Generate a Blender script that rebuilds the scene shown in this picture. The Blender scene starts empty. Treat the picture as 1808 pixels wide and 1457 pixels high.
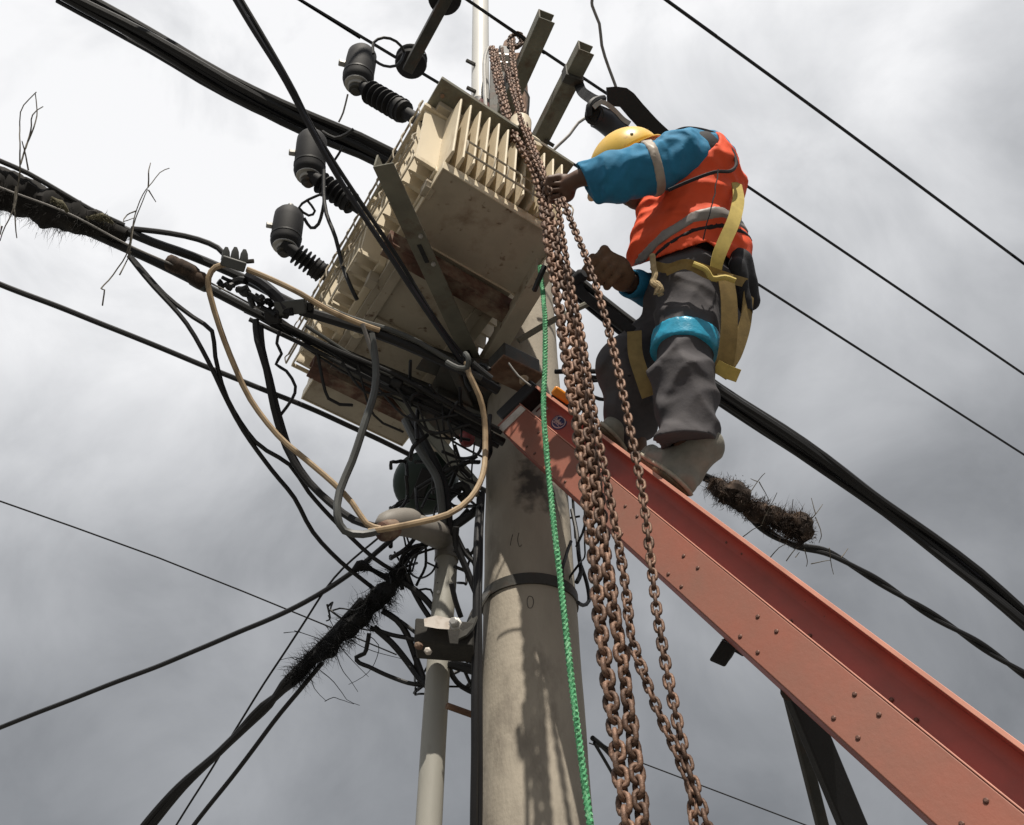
import bpy, bmesh, math, random
import numpy as np
from mathutils import Vector, Matrix, noise as mnoise

random.seed(7); RNG = np.random.default_rng(7)
SC = bpy.context.scene
COL = SC.collection

# ------------------------------------------------------------------ camera
F_PX, PITCH, ROLL = 1700.0, math.radians(42), math.radians(-1)
CAM = np.array([0.0, 0.0, 1.7])
_fw = np.array([0, math.cos(PITCH), math.sin(PITCH)])
_u0 = np.array([0, -math.sin(PITCH), math.cos(PITCH)])
_r0 = np.array([1.0, 0, 0])
_rt = _r0*math.cos(ROLL) + _u0*math.sin(ROLL)
_up = -_r0*math.sin(ROLL) + _u0*math.cos(ROLL)
cd = bpy.data.cameras.new('camera'); cam = bpy.data.objects.new('camera', cd); COL.objects.link(cam)
cd.sensor_fit = 'HORIZONTAL'; cd.sensor_width = 36; cd.lens = 36*F_PX/1808
cd.clip_start = 0.05; cd.clip_end = 5000
cam.matrix_world = Matrix(((_rt[0], _up[0], -_fw[0], CAM[0]), (_rt[1], _up[1], -_fw[1], CAM[1]),
                           (_rt[2], _up[2], -_fw[2], CAM[2]), (0, 0, 0, 1)))
SC.camera = cam

# ------------------------------------------------------------------ sun, sky, exposure
TO_SUN = np.array([0.09, -0.92, 1.28]); TO_SUN = TO_SUN/np.linalg.norm(TO_SUN)
sl = bpy.data.lights.new('sun', 'SUN'); sl.energy = 5.0; sl.angle = math.radians(0.6); sl.color = (1, .93, .82)
so = bpy.data.objects.new('sun', sl); COL.objects.link(so)
so.rotation_euler = Vector(TO_SUN).to_track_quat('Z', 'Y').to_euler(); so.location = (2, -6, 12)
w = bpy.data.worlds.new('World'); SC.world = w; w.use_nodes = True
nt = w.node_tree; nt.nodes.clear()
def N(t, **k):
    n = nt.nodes.new(t)
    for a, b in k.items(): setattr(n, a, b)
    return n
out = N('ShaderNodeOutputWorld'); mixs = N('ShaderNodeMixShader'); mixs.inputs[0].default_value = .94
bgn = N('ShaderNodeBackground'); bgc = N('ShaderNodeBackground')
sky = N('ShaderNodeTexSky', sky_type='NISHITA'); sky.sun_disc = False
sky.sun_elevation = math.asin(TO_SUN[2]); sky.sun_rotation = math.atan2(TO_SUN[0], TO_SUN[1])
bgn.inputs['Strength'].default_value = .1; nt.links.new(sky.outputs[0], bgn.inputs['Color'])
tc = N('ShaderNodeTexCoord'); sep = N('ShaderNodeSeparateXYZ'); nt.links.new(tc.outputs['Generated'], sep.inputs[0])
# cloud deck: overcast luminance rises towards the zenith, billows laid out on a plane overhead
ramp = N('ShaderNodeValToRGB'); cr = ramp.color_ramp; cr.interpolation = 'EASE'
stops = [(0.0, .25), (.30, .265), (.46, .325), (.58, .45), (.68, .65), (.78, .87), (.90, 1.03), (1.0, 1.1)]
while len(cr.elements) < len(stops): cr.elements.new(.5)
for e, (p, v) in zip(cr.elements, stops): e.position = p; e.color = (v, v, v, 1)
thin = N('ShaderNodeVectorMath', operation='DOT_PRODUCT'); thin.inputs[1].default_value = (-.19, .04, .98)   # the deck is thinner on the left
nt.links.new(tc.outputs['Generated'], thin.inputs[0]); nt.links.new(thin.outputs['Value'], ramp.inputs[0])
zm = N('ShaderNodeMath', operation='MAXIMUM'); zm.inputs[1].default_value = .12; nt.links.new(sep.outputs['Z'], zm.inputs[0])
dv = N('ShaderNodeVectorMath', operation='DIVIDE'); cmb = N('ShaderNodeCombineXYZ')
for i in range(3): nt.links.new(zm.outputs[0], cmb.inputs[i])
nt.links.new(tc.outputs['Generated'], dv.inputs[0]); nt.links.new(cmb.outputs[0], dv.inputs[1])
def noise(scale, detail, rough, dist, off):
    mp = N('ShaderNodeMapping'); mp.inputs['Location'].default_value = off; nt.links.new(tc.outputs['Generated'], mp.inputs[0])
    n = N('ShaderNodeTexNoise'); n.inputs['Scale'].default_value = scale; n.inputs['Detail'].default_value = detail
    n.inputs['Roughness'].default_value = rough; n.inputs['Distortion'].default_value = dist
    nt.links.new(mp.outputs[0], n.inputs['Vector']); return n
OFF = (90.3, 77.7, 11.4)
n1 = noise(2.3, 5, .45, .5, OFF); n2 = noise(5.5, 8, .56, .5, (7.3, 2.2, 0))
def math2(op, a, b):
    m = N('ShaderNodeMath', operation=op)
    for i, q in enumerate((a, b)):
        if isinstance(q, (int, float)): m.inputs[i].default_value = q
        else: nt.links.new(q, m.inputs[i])
    return m.outputs[0]
s1 = math2('MULTIPLY', math2('SUBTRACT', n1.outputs['Fac'], .5), 1.7)
s2 = math2('MULTIPLY', math2('SUBTRACT', n2.outputs['Fac'], .5), .95)
fac = math2('ADD', math2('ADD', s1, s2), 1.0)
val = math2('MULTIPLY', ramp.outputs['Color'], fac)
val = math2('MINIMUM', val, 1.0)
tint = N('ShaderNodeMix', data_type='RGBA'); tint.blend_type = 'MIX'
tint.inputs['A'].default_value = (.93, .97, 1.03, 1); tint.inputs['B'].default_value = (1.0, 1.0, 1.01, 1)
nt.links.new(val, tint.inputs['Factor'])
vm = N('ShaderNodeVectorMath', operation='SCALE'); nt.links.new(tint.outputs['Result'], vm.inputs[0]); nt.links.new(val, vm.inputs['Scale'])
nt.links.new(vm.outputs[0], bgc.inputs['Color']); bgc.inputs['Strength'].default_value = 1.0
nt.links.new(bgn.outputs[0], mixs.inputs[1]); nt.links.new(bgc.outputs[0], mixs.inputs[2]); nt.links.new(mixs.outputs[0], out.inputs[0])
vs = SC.view_settings; vs.view_transform = 'Standard'; vs.look = 'None'; vs.gamma = 1; vs.exposure = 0.0; vs.use_curve_mapping = False

# ------------------------------------------------------------------ pixels to places
def ray(x, y): return _fw + _rt*((x-904)/F_PX) - _up*((y-728.5)/F_PX)
def W(x, y, z): return CAM + ray(x, y)*z                       # at camera depth z
def HZ(x, y, Z): d = ray(x, y); return CAM + d*((Z-CAM[2])/d[2])   # on a level plane
def PY(x, y, Y): d = ray(x, y); return CAM + d*(Y/d[1])            # on an upright plane
def depth(p): return float((np.asarray(p)-CAM) @ _fw)
def nrm(v): v = np.asarray(v, float); return v/np.linalg.norm(v)
UP = np.array([0, 0, 1.0])

# ------------------------------------------------------------------ materials
MATS = {}
def mat(name, col, rough=.6, metal=0.0, var=.2, vs=6.0, col2=None, thr=.55, soft=.12, s2=3.0, bump=0.0, bs=60.0,
        rand=0.0, stretch=(1, 1, 1), coat=0.0, spec=.5, crease=0.0, cs=9.0, rot=None, col3=None, thr3=.7, s3=30.0, st3=(1, 1, 1)):
    m = bpy.data.materials.new(name); m.use_nodes = True; t = m.node_tree; b = t.nodes['Principled BSDF']; L = t.links.new
    tc = t.nodes.new('ShaderNodeTexCoord'); mp = t.nodes.new('ShaderNodeMapping'); mp.inputs['Scale'].default_value = stretch
    L(tc.outputs['Object'], mp.inputs[0])
    if rot is not None:
        rm = t.nodes.new('ShaderNodeMapping'); rm.inputs['Rotation'].default_value = rot; L(tc.outputs['Object'], rm.inputs[0]); L(rm.outputs[0], mp.inputs[0])
    def nz(sc, det=5, ro=.6):
        n = t.nodes.new('ShaderNodeTexNoise'); n.inputs['Scale'].default_value = sc; n.inputs['Detail'].default_value = det
        n.inputs['Roughness'].default_value = ro; L(mp.outputs[0], n.inputs['Vector']); return n.outputs['Fac']
    a = t.nodes.new('ShaderNodeMix'); a.data_type = 'RGBA'
    lo = [max(0, c*(1-var)) for c in col]; hi = [min(1, c*(1+var)) for c in col]
    a.inputs['A'].default_value = (*lo, 1); a.inputs['B'].default_value = (*hi, 1)
    r = t.nodes.new('ShaderNodeMapRange'); r.inputs['From Min'].default_value = .3; r.inputs['From Max'].default_value = .7
    L(nz(vs), r.inputs['Value']); L(r.outputs[0], a.inputs['Factor']); colo = a.outputs['Result']
    if col2 is not None:
        q = t.nodes.new('ShaderNodeMapRange'); q.inputs['From Min'].default_value = thr-soft; q.inputs['From Max'].default_value = thr+soft
        L(nz(s2, 8, .65), q.inputs['Value']); x = t.nodes.new('ShaderNodeMix'); x.data_type = 'RGBA'
        L(q.outputs[0], x.inputs['Factor']); L(colo, x.inputs['A']); x.inputs['B'].default_value = (*col2, 1); colo = x.outputs['Result']
    if col3 is not None:
        m3 = t.nodes.new('ShaderNodeMapping'); m3.inputs['Scale'].default_value = st3; L((rm if rot is not None else tc).outputs[0 if rot is not None else 'Object'], m3.inputs[0])
        n3 = t.nodes.new('ShaderNodeTexNoise'); n3.inputs['Scale'].default_value = s3; n3.inputs['Detail'].default_value = 3; L(m3.outputs[0], n3.inputs['Vector'])
        q3 = t.nodes.new('ShaderNodeMapRange'); q3.inputs['From Min'].default_value = thr3-.04; q3.inputs['From Max'].default_value = thr3+.04; L(n3.outputs['Fac'], q3.inputs['Value'])
        x = t.nodes.new('ShaderNodeMix'); x.data_type = 'RGBA'; L(q3.outputs[0], x.inputs['Factor']); L(colo, x.inputs['A']); x.inputs['B'].default_value = (*col3, 1); colo = x.outputs['Result']
    if rand:
        oi = t.nodes.new('ShaderNodeObjectInfo'); mr = t.nodes.new('ShaderNodeMapRange')
        mr.inputs['To Min'].default_value = 1-rand; mr.inputs['To Max'].default_value = 1+rand; L(oi.outputs['Random'], mr.inputs['Value'])
        x = t.nodes.new('ShaderNodeVectorMath'); x.operation = 'SCALE'; L(colo, x.inputs[0]); L(mr.outputs[0], x.inputs['Scale']); colo = x.outputs[0]
    L(colo, b.inputs['Base Color']); b.inputs['Roughness'].default_value = rough; b.inputs['Metallic'].default_value = metal
    b.inputs['Specular IOR Level'].default_value = spec
    if coat: b.inputs['Coat Weight'].default_value = coat
    if bump:
        bp = t.nodes.new('ShaderNodeBump'); bp.inputs['Strength'].default_value = bump; bp.inputs['Distance'].default_value = .004
        L(nz(bs, 4, .6), bp.inputs['Height']); L(bp.outputs[0], b.inputs['Normal'])
    if crease:                                              # cloth creases
        n = t.nodes.new('ShaderNodeTexNoise'); n.noise_type = 'RIDGED_MULTIFRACTAL'; n.inputs['Scale'].default_value = cs; n.inputs['Detail'].default_value = 2.5
        n.inputs['Roughness'].default_value = .45; n.inputs['Distortion'].default_value = .7; L(mp.outputs[0], n.inputs['Vector'])
        bq = t.nodes.new('ShaderNodeBump'); bq.inputs['Strength'].default_value = crease; bq.inputs['Distance'].default_value = .03; L(n.outputs['Fac'], bq.inputs['Height'])
        prev = b.inputs['Normal'].links
        if prev: L(prev[0].from_socket, bq.inputs['Normal'])
        L(bq.outputs[0], b.inputs['Normal'])
    MATS[name] = m; return m

mat('ground', (.11, .107, .098), .95, var=.3, vs=.8, bump=.4, bs=20)
mat('concrete', (.37, .33, .27), .93, var=.22, vs=3.5, col2=(.20, .175, .145), thr=.60, soft=.10, s2=5, bump=.5, bs=90, stretch=(1, 1, .45))
mat('patch_stain', (.13, .12, .105), .9, var=.4, vs=14)
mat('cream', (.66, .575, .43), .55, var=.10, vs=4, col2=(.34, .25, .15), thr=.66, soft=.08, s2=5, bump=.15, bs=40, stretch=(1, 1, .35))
mat('cream_dirty_shaded', (.42, .37, .29), .7, var=.18, vs=5, col2=(.19, .135, .09), thr=.63, soft=.10, s2=5, col3=(.12, .075, .05), thr3=.68, s3=22, bump=.3, bs=40)  # stained cream, base also darkened to carry the shade under the tank
mat('rust_beam', (.115, .055, .038), .85, var=.5, vs=9, col2=(.27, .22, .16), thr=.56, soft=.10, s2=8, bump=.5, bs=60)
mat('grey_green_steel', (.16, .155, .12), .7, var=.25, vs=7, col2=(.10, .065, .04), thr=.60, soft=.1, s2=9, bump=.3, bs=60)
mat('dark_steel', (.06, .058, .052), .6, .3, var=.3, vs=8, col2=(.09, .05, .032), thr=.6, soft=.1, s2=9, bump=.3)
mat('galvanised', (.42, .41, .39), .45, .5, var=.2, vs=9, bump=.2)
mat('pipe_grey', (.31, .30, .265), .55, var=.10, vs=5, col2=(.22, .21, .18), thr=.64, soft=.08, s2=7, bump=.15, stretch=(1, 1, .3))
mat('mast_white', (.66, .65, .62), .5, var=.08, vs=5, col2=(.42, .40, .36), thr=.62, soft=.1, s2=4, stretch=(1, 1, .25))
mat('black_rubber', (.005, .005, .0062), .55, var=.35, vs=12, bump=.15, bs=90)
mat('navy_cable', (.007, .0075, .013), .42, var=.3, vs=12)
mat('grey_cable', (.07, .073, .07), .5, var=.2, vs=14)
mat('tan_cable', (.37, .27, .165), .55, var=.18, vs=16, col2=(.19, .13, .075), thr=.62, soft=.1, s2=12)
mat('wire_grey', (.22, .21, .20), .5, .4, var=.2, vs=20)
mat('polymer', (.009, .009, .0115), .7, var=.3, vs=12, bump=.1)
mat('chain_rust', (.26, .155, .105), .58, .3, var=.45, vs=50, col2=(.06, .032, .022), thr=.50, soft=.12, s2=40, rand=.4, bump=.4, bs=150)
mat('chain_dark', (.17, .115, .08), .6, .35, var=.35, vs=60, col2=(.07, .04, .03), thr=.5, soft=.14, s2=45, rand=.22, bump=.4, bs=150)
mat('rust_plate', (.17, .095, .06), .85, var=.4, vs=12, col2=(.30, .21, .15), thr=.6, soft=.1, s2=10, bump=.5)
mat('red_brown', (.12, .03, .028), .6, var=.3, vs=20)
#bf('boom_faded', (.60, .235, .145), .55, var=.10, vs=2.5, col2=(.50, .27, .195), thr=.57, soft=.13, s2=4, bump=.12, bs=70, stretch=(1, 1, .5))
#bf('boom_red', (.36, .085, .06), .5, var=.14, vs=3, col2=(.25, .075, .06), thr=.58, soft=.14, s2=5, bump=.12, bs=70)
mat('boom_edge_lit', (.52, .23, .165), .5, var=.12, vs=10)  # paler than the faces, sunlit edge highlight put into the colour
mat('tape', (.58, .53, .48), .6, var=.15, vs=18, col2=(.40, .33, .27), thr=.58, soft=.1, s2=22)
mat('rivet', (.12, .06, .045), .55, .4, var=.3, vs=30)
mat('emblem_blue', (.02, .03, .12), .45, var=.15); mat('emblem_white', (.55, .52, .52), .5, var=.1)
mat('amber', (.85, .30, .02), .3, var=.15, vs=20, coat=.4)
mat('green_rope', (.06, .27, .12), .8, var=.35, vs=60, col2=(.22, .50, .28), thr=.56, soft=.05, s2=130, bump=.6, bs=160)
mat('elbow_grey_shaded', (.20, .185, .165), .6, var=.15, vs=8)  # darker copy of the pipe grey, shade on the elbow put into its colour
mat('dark_green', (.011, .028, .02), .55, var=.3, vs=8)
mat('red_cap', (.20, .03, .03), .5, var=.2)
mat('moss_dark', (.012, .0105, .0095), .95, var=.5, vs=30, col2=(.035, .028, .022), thr=.62, soft=.08, s2=14)
mat('moss', (.034, .023, .018), .95, var=.6, vs=30, col2=(.10, .066, .046), thr=.57, soft=.1, s2=18)
mat('dark_block', (.022, .020, .017), .8, var=.4, vs=14, bump=.4)
mat('moss_black', (.008, .008, .009), .95, var=.5, vs=30)
mat('lichen', (.10, .09, .055), .95, var=.5, vs=30)
mat('twig', (.15, .135, .11), .9, var=.35, vs=40)
mat('skin', (.115, .060, .038), .6, var=.15, vs=14, bump=.15)
mat('glove', (.15, .085, .048), .8, var=.25, vs=25, bump=.3)
mat('shirt_blue', (.016, .185, .35), .8, var=.22, vs=9, bump=.2, bs=60, crease=.8, cs=11)
mat('vest_orange', (.88, .10, .03), .75, var=.10, vs=7, bump=.2, bs=60, crease=.7, cs=9)
mat('reflective', (.27, .25, .24), .5, var=.2, vs=20)
mat('sleeve_tape', (.36, .31, .26), .5, var=.2, vs=20)
mat('trouser', (.066, .061, .067), .85, var=.28, vs=8, col2=(.085, .078, .082), thr=.58, soft=.1, s2=12, bump=.3, bs=60, crease=.8, cs=9)
mat('blue_band', (.03, .33, .52), .35, var=.2, vs=30, bump=.6, bs=40)
mat('black_cloth', (.014, .014, .018), .8, var=.3, vs=15, bump=.3)
mat('helmet_yellow', (.78, .50, .085), .38, var=.12, vs=6, col2=(.42, .20, .07), thr=.64, soft=.06, s2=11)
mat('strap_tan', (.26, .18, .065), .8, var=.2, vs=30, bump=.12, bs=200)
mat('strap_yellow', (.52, .40, .11), .75, var=.15, vs=30, bump=.12, bs=200)
mat('rope_tan', (.42, .32, .18), .85, var=.3, vs=50, bump=.6, bs=120)
mat('boot_welt', (.42, .38, .30), .8, var=.2, vs=20)
mat('boot', (.26, .25, .215), .8, var=.25, vs=14, bump=.3); mat('boot_sole', (.16, .12, .07), .85, var=.25, vs=20)

# fine casting rings on the concrete
m = MATS['concrete']; t = m.node_tree; b = t.nodes['Principled BSDF']; bp = [n for n in t.nodes if n.type == 'BUMP'][0]
wv = t.nodes.new('ShaderNodeTexWave'); wv.bands_direction = 'Z'; wv.inputs['Scale'].default_value = 16; wv.inputs['Distortion'].default_value = 1.5
wv.inputs['Detail'].default_value = 3; tcn = [n for n in t.nodes if n.type == 'TEX_COORD'][0]; t.links.new(tcn.outputs['Object'], wv.inputs['Vector'])
bp2 = t.nodes.new('ShaderNodeBump'); bp2.inputs['Strength'].default_value = .025; bp2.inputs['Distance'].default_value = .004
t.links.new(wv.outputs['Fac'], bp2.inputs['Height']); t.links.new(bp.outputs[0], bp2.inputs['Normal']); t.links.new(bp2.outputs[0], b.inputs['Normal'])

lk = b.inputs['Base Color'].links[0].from_socket
STAIN = []
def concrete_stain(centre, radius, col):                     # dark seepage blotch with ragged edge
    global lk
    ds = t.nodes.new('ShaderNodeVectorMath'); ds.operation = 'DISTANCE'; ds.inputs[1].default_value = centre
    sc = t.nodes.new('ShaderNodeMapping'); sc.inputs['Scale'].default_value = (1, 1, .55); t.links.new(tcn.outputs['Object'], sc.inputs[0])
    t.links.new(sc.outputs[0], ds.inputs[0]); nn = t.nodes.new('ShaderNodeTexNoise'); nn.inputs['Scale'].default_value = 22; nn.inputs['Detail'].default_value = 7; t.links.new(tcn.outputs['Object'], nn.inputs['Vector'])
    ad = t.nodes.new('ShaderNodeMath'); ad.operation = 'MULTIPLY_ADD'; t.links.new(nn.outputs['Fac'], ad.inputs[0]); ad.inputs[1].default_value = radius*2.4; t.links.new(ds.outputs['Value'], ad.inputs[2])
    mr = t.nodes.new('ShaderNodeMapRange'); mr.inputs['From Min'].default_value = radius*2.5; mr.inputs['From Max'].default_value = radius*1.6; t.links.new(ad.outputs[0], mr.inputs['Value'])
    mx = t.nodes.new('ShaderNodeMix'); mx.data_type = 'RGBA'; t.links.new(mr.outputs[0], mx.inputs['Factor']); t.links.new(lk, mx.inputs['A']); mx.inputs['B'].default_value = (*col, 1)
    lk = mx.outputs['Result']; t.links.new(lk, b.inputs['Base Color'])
# ------------------------------------------------------------------ object helpers
def tag(o, label=None, cat=None, group=None, kind=None):
    if label: o['label'] = label
    if cat: o['category'] = cat
    if group: o['group'] = group
    if kind: o['kind'] = kind
    return o
def thing(name, label, cat, loc, group=None):
    o = bpy.data.objects.new(name, None); o.location = loc; o.empty_display_size = .1; COL.objects.link(o)
    return tag(o, label, cat, group)
def worg(o):
    v = Vector((0, 0, 0))
    while o: v += o.location; o = o.parent
    return np.array(v)

class MB:
    def __init__(s): s.v = []; s.f = []
    def add(s, v, f):
        b = len(s.v); s.v += [tuple(map(float, p)) for p in v]; s.f += [tuple(i+b for i in q) for q in f]; return s
    def para(s, o, ex, ey, ez):                      # box from a corner and three edges
        o, ex, ey, ez = (np.asarray(q, float) for q in (o, ex, ey, ez))
        v = [o+ex*i+ey*j+ez*k for k in (0, 1) for j in (0, 1) for i in (0, 1)]
        f = [(0, 2, 3, 1), (4, 5, 7, 6), (0, 1, 5, 4), (2, 6, 7, 3), (0, 4, 6, 2), (1, 3, 7, 5)]
        if np.dot(np.cross(ex, ey), ez) < 0: f = [q[::-1] for q in f]
        return s.add(v, f)
    def cbox(s, c, ax, ay, az, sx, sy, sz):          # box from centre and unit axes
        ax, ay, az = (np.asarray(q, float) for q in (ax, ay, az))
        return s.para(np.asarray(c)-ax*sx/2-ay*sy/2-az*sz/2, ax*sx, ay*sy, az*sz)
    def beam(s, a, b, side, w, h):                   # box beam from a to b; side is the width direction
        a, b = np.asarray(a, float), np.asarray(b, float); d = b-a; n = nrm(d)
        sd = np.asarray(side, float); sd = nrm(sd-n*np.dot(sd, n)); u = np.cross(n, sd)
        return s.para(a-sd*w/2-u*h/2, d, sd*w, u*h)
    def tube(s, pts, r, seg=8, caps=True, squash=None):
        P = np.asarray(pts, float); n = len(P); R = np.full(n, r, float) if np.isscalar(r) else np.asarray(r, float)
        T = np.gradient(P, axis=0); T /= np.linalg.norm(T, axis=1)[:, None]+1e-12
        a = np.cross(T[0], UP); a = np.cross(T[0], [1, 0, 0]) if np.linalg.norm(a) < .1 else a; a = nrm(a)
        V = []
        for i in range(n):
            a = a-T[i]*np.dot(a, T[i]); a = nrm(a); b = np.cross(T[i], a)
            for k in range(seg):
                t = 2*math.pi*k/seg; V.append(P[i]+(a*math.cos(t)+b*math.sin(t))*R[i])
        F = [(i*seg+k, i*seg+(k+1) % seg, (i+1)*seg+(k+1) % seg, (i+1)*seg+k) for i in range(n-1) for k in range(seg)]
        if caps: F += [tuple(range(seg-1, -1, -1)), tuple((n-1)*seg+k for k in range(seg))]
        return s.add(V, F)
    def lathe(s, o, axis, prof, seg=24):             # prof = [(t, r)], along axis
        o = np.asarray(o, float); ax = nrm(axis); a = np.cross(ax, UP); a = np.cross(ax, [1, 0, 0]) if np.linalg.norm(a) < .1 else a
        a = nrm(a); b = np.cross(ax, a); V = []
        for t, r in prof:
            for k in range(seg):
                q = 2*math.pi*k/seg; V.append(o+ax*t+(a*math.cos(q)+b*math.sin(q))*max(r, 1e-4))
        n = len(prof)
        F = [(i*seg+k, i*seg+(k+1) % seg, (i+1)*seg+(k+1) % seg, (i+1)*seg+k) for i in range(n-1) for k in range(seg)]
        F += [tuple(range(seg-1, -1, -1)), tuple((n-1)*seg+k for k in range(seg))]
        return s.add(V, F)
    def ribbon(s, pts, normals, w, th):              # webbing: flat strip along pts, facing normals
        P = np.asarray(pts, float); n = len(P); Nn = np.asarray(normals, float)
        if Nn.ndim == 1: Nn = np.tile(Nn, (n, 1))
        Wd = np.full(n, w) if np.isscalar(w) else np.asarray(w)
        T = np.gradient(P, axis=0); V = []
        for i in range(n):
            t = nrm(T[i]); nn = nrm(Nn[i]-t*np.dot(Nn[i], t)); sd = np.cross(t, nn)
            for a, b in ((-1, -1), (1, -1), (1, 1), (-1, 1)): V.append(P[i]+sd*a*Wd[i]/2+nn*b*th/2)
        F = [(i*4+k, i*4+(k+1) % 4, i*4+4+(k+1) % 4, i*4+4+k) for i in range(n-1) for k in range(4)]
        F += [(3, 2, 1, 0), tuple((n-1)*4+k for k in range(4))]
        return s.add(V, F)
    def build(s, name, material, parent=None, origin=None, smooth=True, bevel=0, angle=40):
        me = bpy.data.meshes.new(name)
        if parent is not None: org = worg(parent)
        elif origin is not None: org = np.asarray(origin, float)
        else: org = np.asarray(s.v, float).mean(axis=0)
        V = np.asarray(s.v, float)-org
        me.from_pydata([tuple(p) for p in V], [], s.f); me.update()
        me.materials.append(MATS[material] if isinstance(material, str) else material)
        o = bpy.data.objects.new(name, me); COL.objects.link(o)
        if parent is not None: o.parent = parent
        else: o.location = org
        if smooth:
            me.shade_smooth(); me.set_sharp_from_angle(angle=math.radians(angle))
        if bevel:
            md = o.modifiers.new('bevel', 'BEVEL'); md.width = bevel; md.segments = 2; md.limit_method = 'ANGLE'; md.angle_limit = math.radians(35)
        return o
def orient(o):                                        # make normals consistent
    bm = bmesh.new(); bm.from_mesh(o.data); bmesh.ops.recalc_face_normals(bm, faces=bm.faces); bm.to_mesh(o.data); bm.free(); return o

def spline(pts, step=.03):
    P = np.asarray(pts, float)
    if len(P) == 2:
        n = max(2, int(np.linalg.norm(P[1]-P[0])/step)); return np.array([P[0]+(P[1]-P[0])*i/n for i in range(n+1)])
    Q = np.vstack([2*P[0]-P[1], P, 2*P[-1]-P[-2]]); out = []
    for i in range(1, len(Q)-2):
        a, b, c, d = Q[i-1:i+3]; n = max(2, int(np.linalg.norm(c-b)/step))
        for k in range(n):
            t = k/n; out.append(.5*((2*b)+(-a+c)*t+(2*a-5*b+4*c-d)*t*t+(-a+3*b-3*c+d)*t**3))
    out.append(P[-1]); return np.array(out)
def px(pts, z=None): return [W(p[0], p[1], p[2] if len(p) > 2 else z) for p in pts]
def wob(P, amp, sc, seed=0.0):
    return np.array([p+amp*np.array(mnoise.noise_vector(Vector(p*sc)+Vector((seed, seed*1.7, 3.1)))) for p in P])
WIRES = []
def wire(name, label, cat, pts, rpx, m='black_rubber', z=None, group=None, step=.04, wobble=None, seg=8, world=None):
    wobble = (.0035 if world is None and 'far' not in name else 0) if wobble is None else wobble
    P3 = np.array(world if world is not None else px(pts, z))
    zm = np.mean([depth(p) for p in P3]); r = rpx*zm/F_PX
    if pts is not None and len(pts) > 1:                     # lines that leave the frame run on for some metres
        ends = [not (0 < q[0] < 1808 and 0 < q[1] < 1457) for q in (pts[0], pts[-1])]
        if ends[0]: P3 = np.vstack([P3[0]+nrm(P3[0]-P3[1])*5.0, P3[0]+nrm(P3[0]-P3[1])*.5, P3])
        if ends[1]: P3 = np.vstack([P3, P3[-1]+nrm(P3[-1]-P3[-2])*.5, P3[-1]+nrm(P3[-1]-P3[-2])*5.0])
    elif world is not None: P3 = np.vstack([P3[0]+nrm(P3[0]-P3[1])*9.0, P3, P3[-1]+nrm(P3[-1]-P3[-2])*12.0])
    S = spline(P3, step)
    if wobble: S = wob(S, wobble, 4.0, len(WIRES)*3.7)
    o = MB().tube(S, r, seg).build(name, m, origin=S[0]); tag(o, label, cat, group); WIRES.append(o); return o

# ------------------------------------------------------------------ ground (below the frame)
g = MB().add([(-400, -400, 0), (400, -400, 0), (400, 400, 0), (-400, 400, 0)], [(0, 1, 2, 3)]).build('ground', 'ground', smooth=False, origin=(0, 0, 0))
tag(g, kind='structure')

# ------------------------------------------------------------------ concrete pole
POLE_X, POLE_Y = .052, 3.0
def pole_r(Z): return .1875 - .0085*Z - .0*Z if Z < 0 else .197 - .0092*Z
pole = thing('concrete_pole', 'round tapered grey concrete pole carrying the transformer', 'pole', (POLE_X, POLE_Y, 0))
seg = 64; prof = [(0.0, pole_r(0))] + [(i*.1, pole_r(i*.1)+.0009*math.sin(i*1.7)) for i in range(1, 63)] + [(6.25, pole_r(6.25)), (6.27, pole_r(6.27)-.02)]
MB().lathe((POLE_X, POLE_Y, 0), UP, prof, seg).build('shaft', 'concrete', pole)
def on_pole(x, y, off=.0):                      # pixel to the near side of the pole
    d = ray(x, y); s = 2.5
    for _ in range(12):
        p = CAM+d*s; R = pole_r(p[2])+off
        a = d[0]**2+d[1]**2; b = 2*(d[0]*(-POLE_X)+d[1]*(-POLE_Y)); c = POLE_X**2+POLE_Y**2-R*R
        q = b*b-4*a*c; s = (-b-math.sqrt(max(q, 0)))/(2*a)
    return CAM+d*s
def stroke(pts, rpx):
    P = spline([on_pole(x, y, .0005) for x, y in pts], .004); return MB().tube(P, rpx*2.9/F_PX, 5)
# dark painted marks on the concrete
for pts in ([(931, 1058), (934, 1053), (940, 1055), (942, 1064), (939, 1073), (933, 1073), (931, 1065), (931, 1058)],
            [(905, 944), (902, 956), (901, 963)], [(916, 941), (914, 953), (917, 965), (921, 962)]):
    stroke(pts, .9).build('painted_mark', 'patch_stain', pole)
# dark seepage below the boom tip, part of the concrete's own colour
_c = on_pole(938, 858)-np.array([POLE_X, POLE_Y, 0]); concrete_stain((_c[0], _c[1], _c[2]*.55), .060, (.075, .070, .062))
_c = on_pole(985, 880)-np.array([POLE_X, POLE_Y, 0]); concrete_stain((_c[0], _c[1], _c[2]*.55), .05, (.085, .08, .07))
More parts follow.
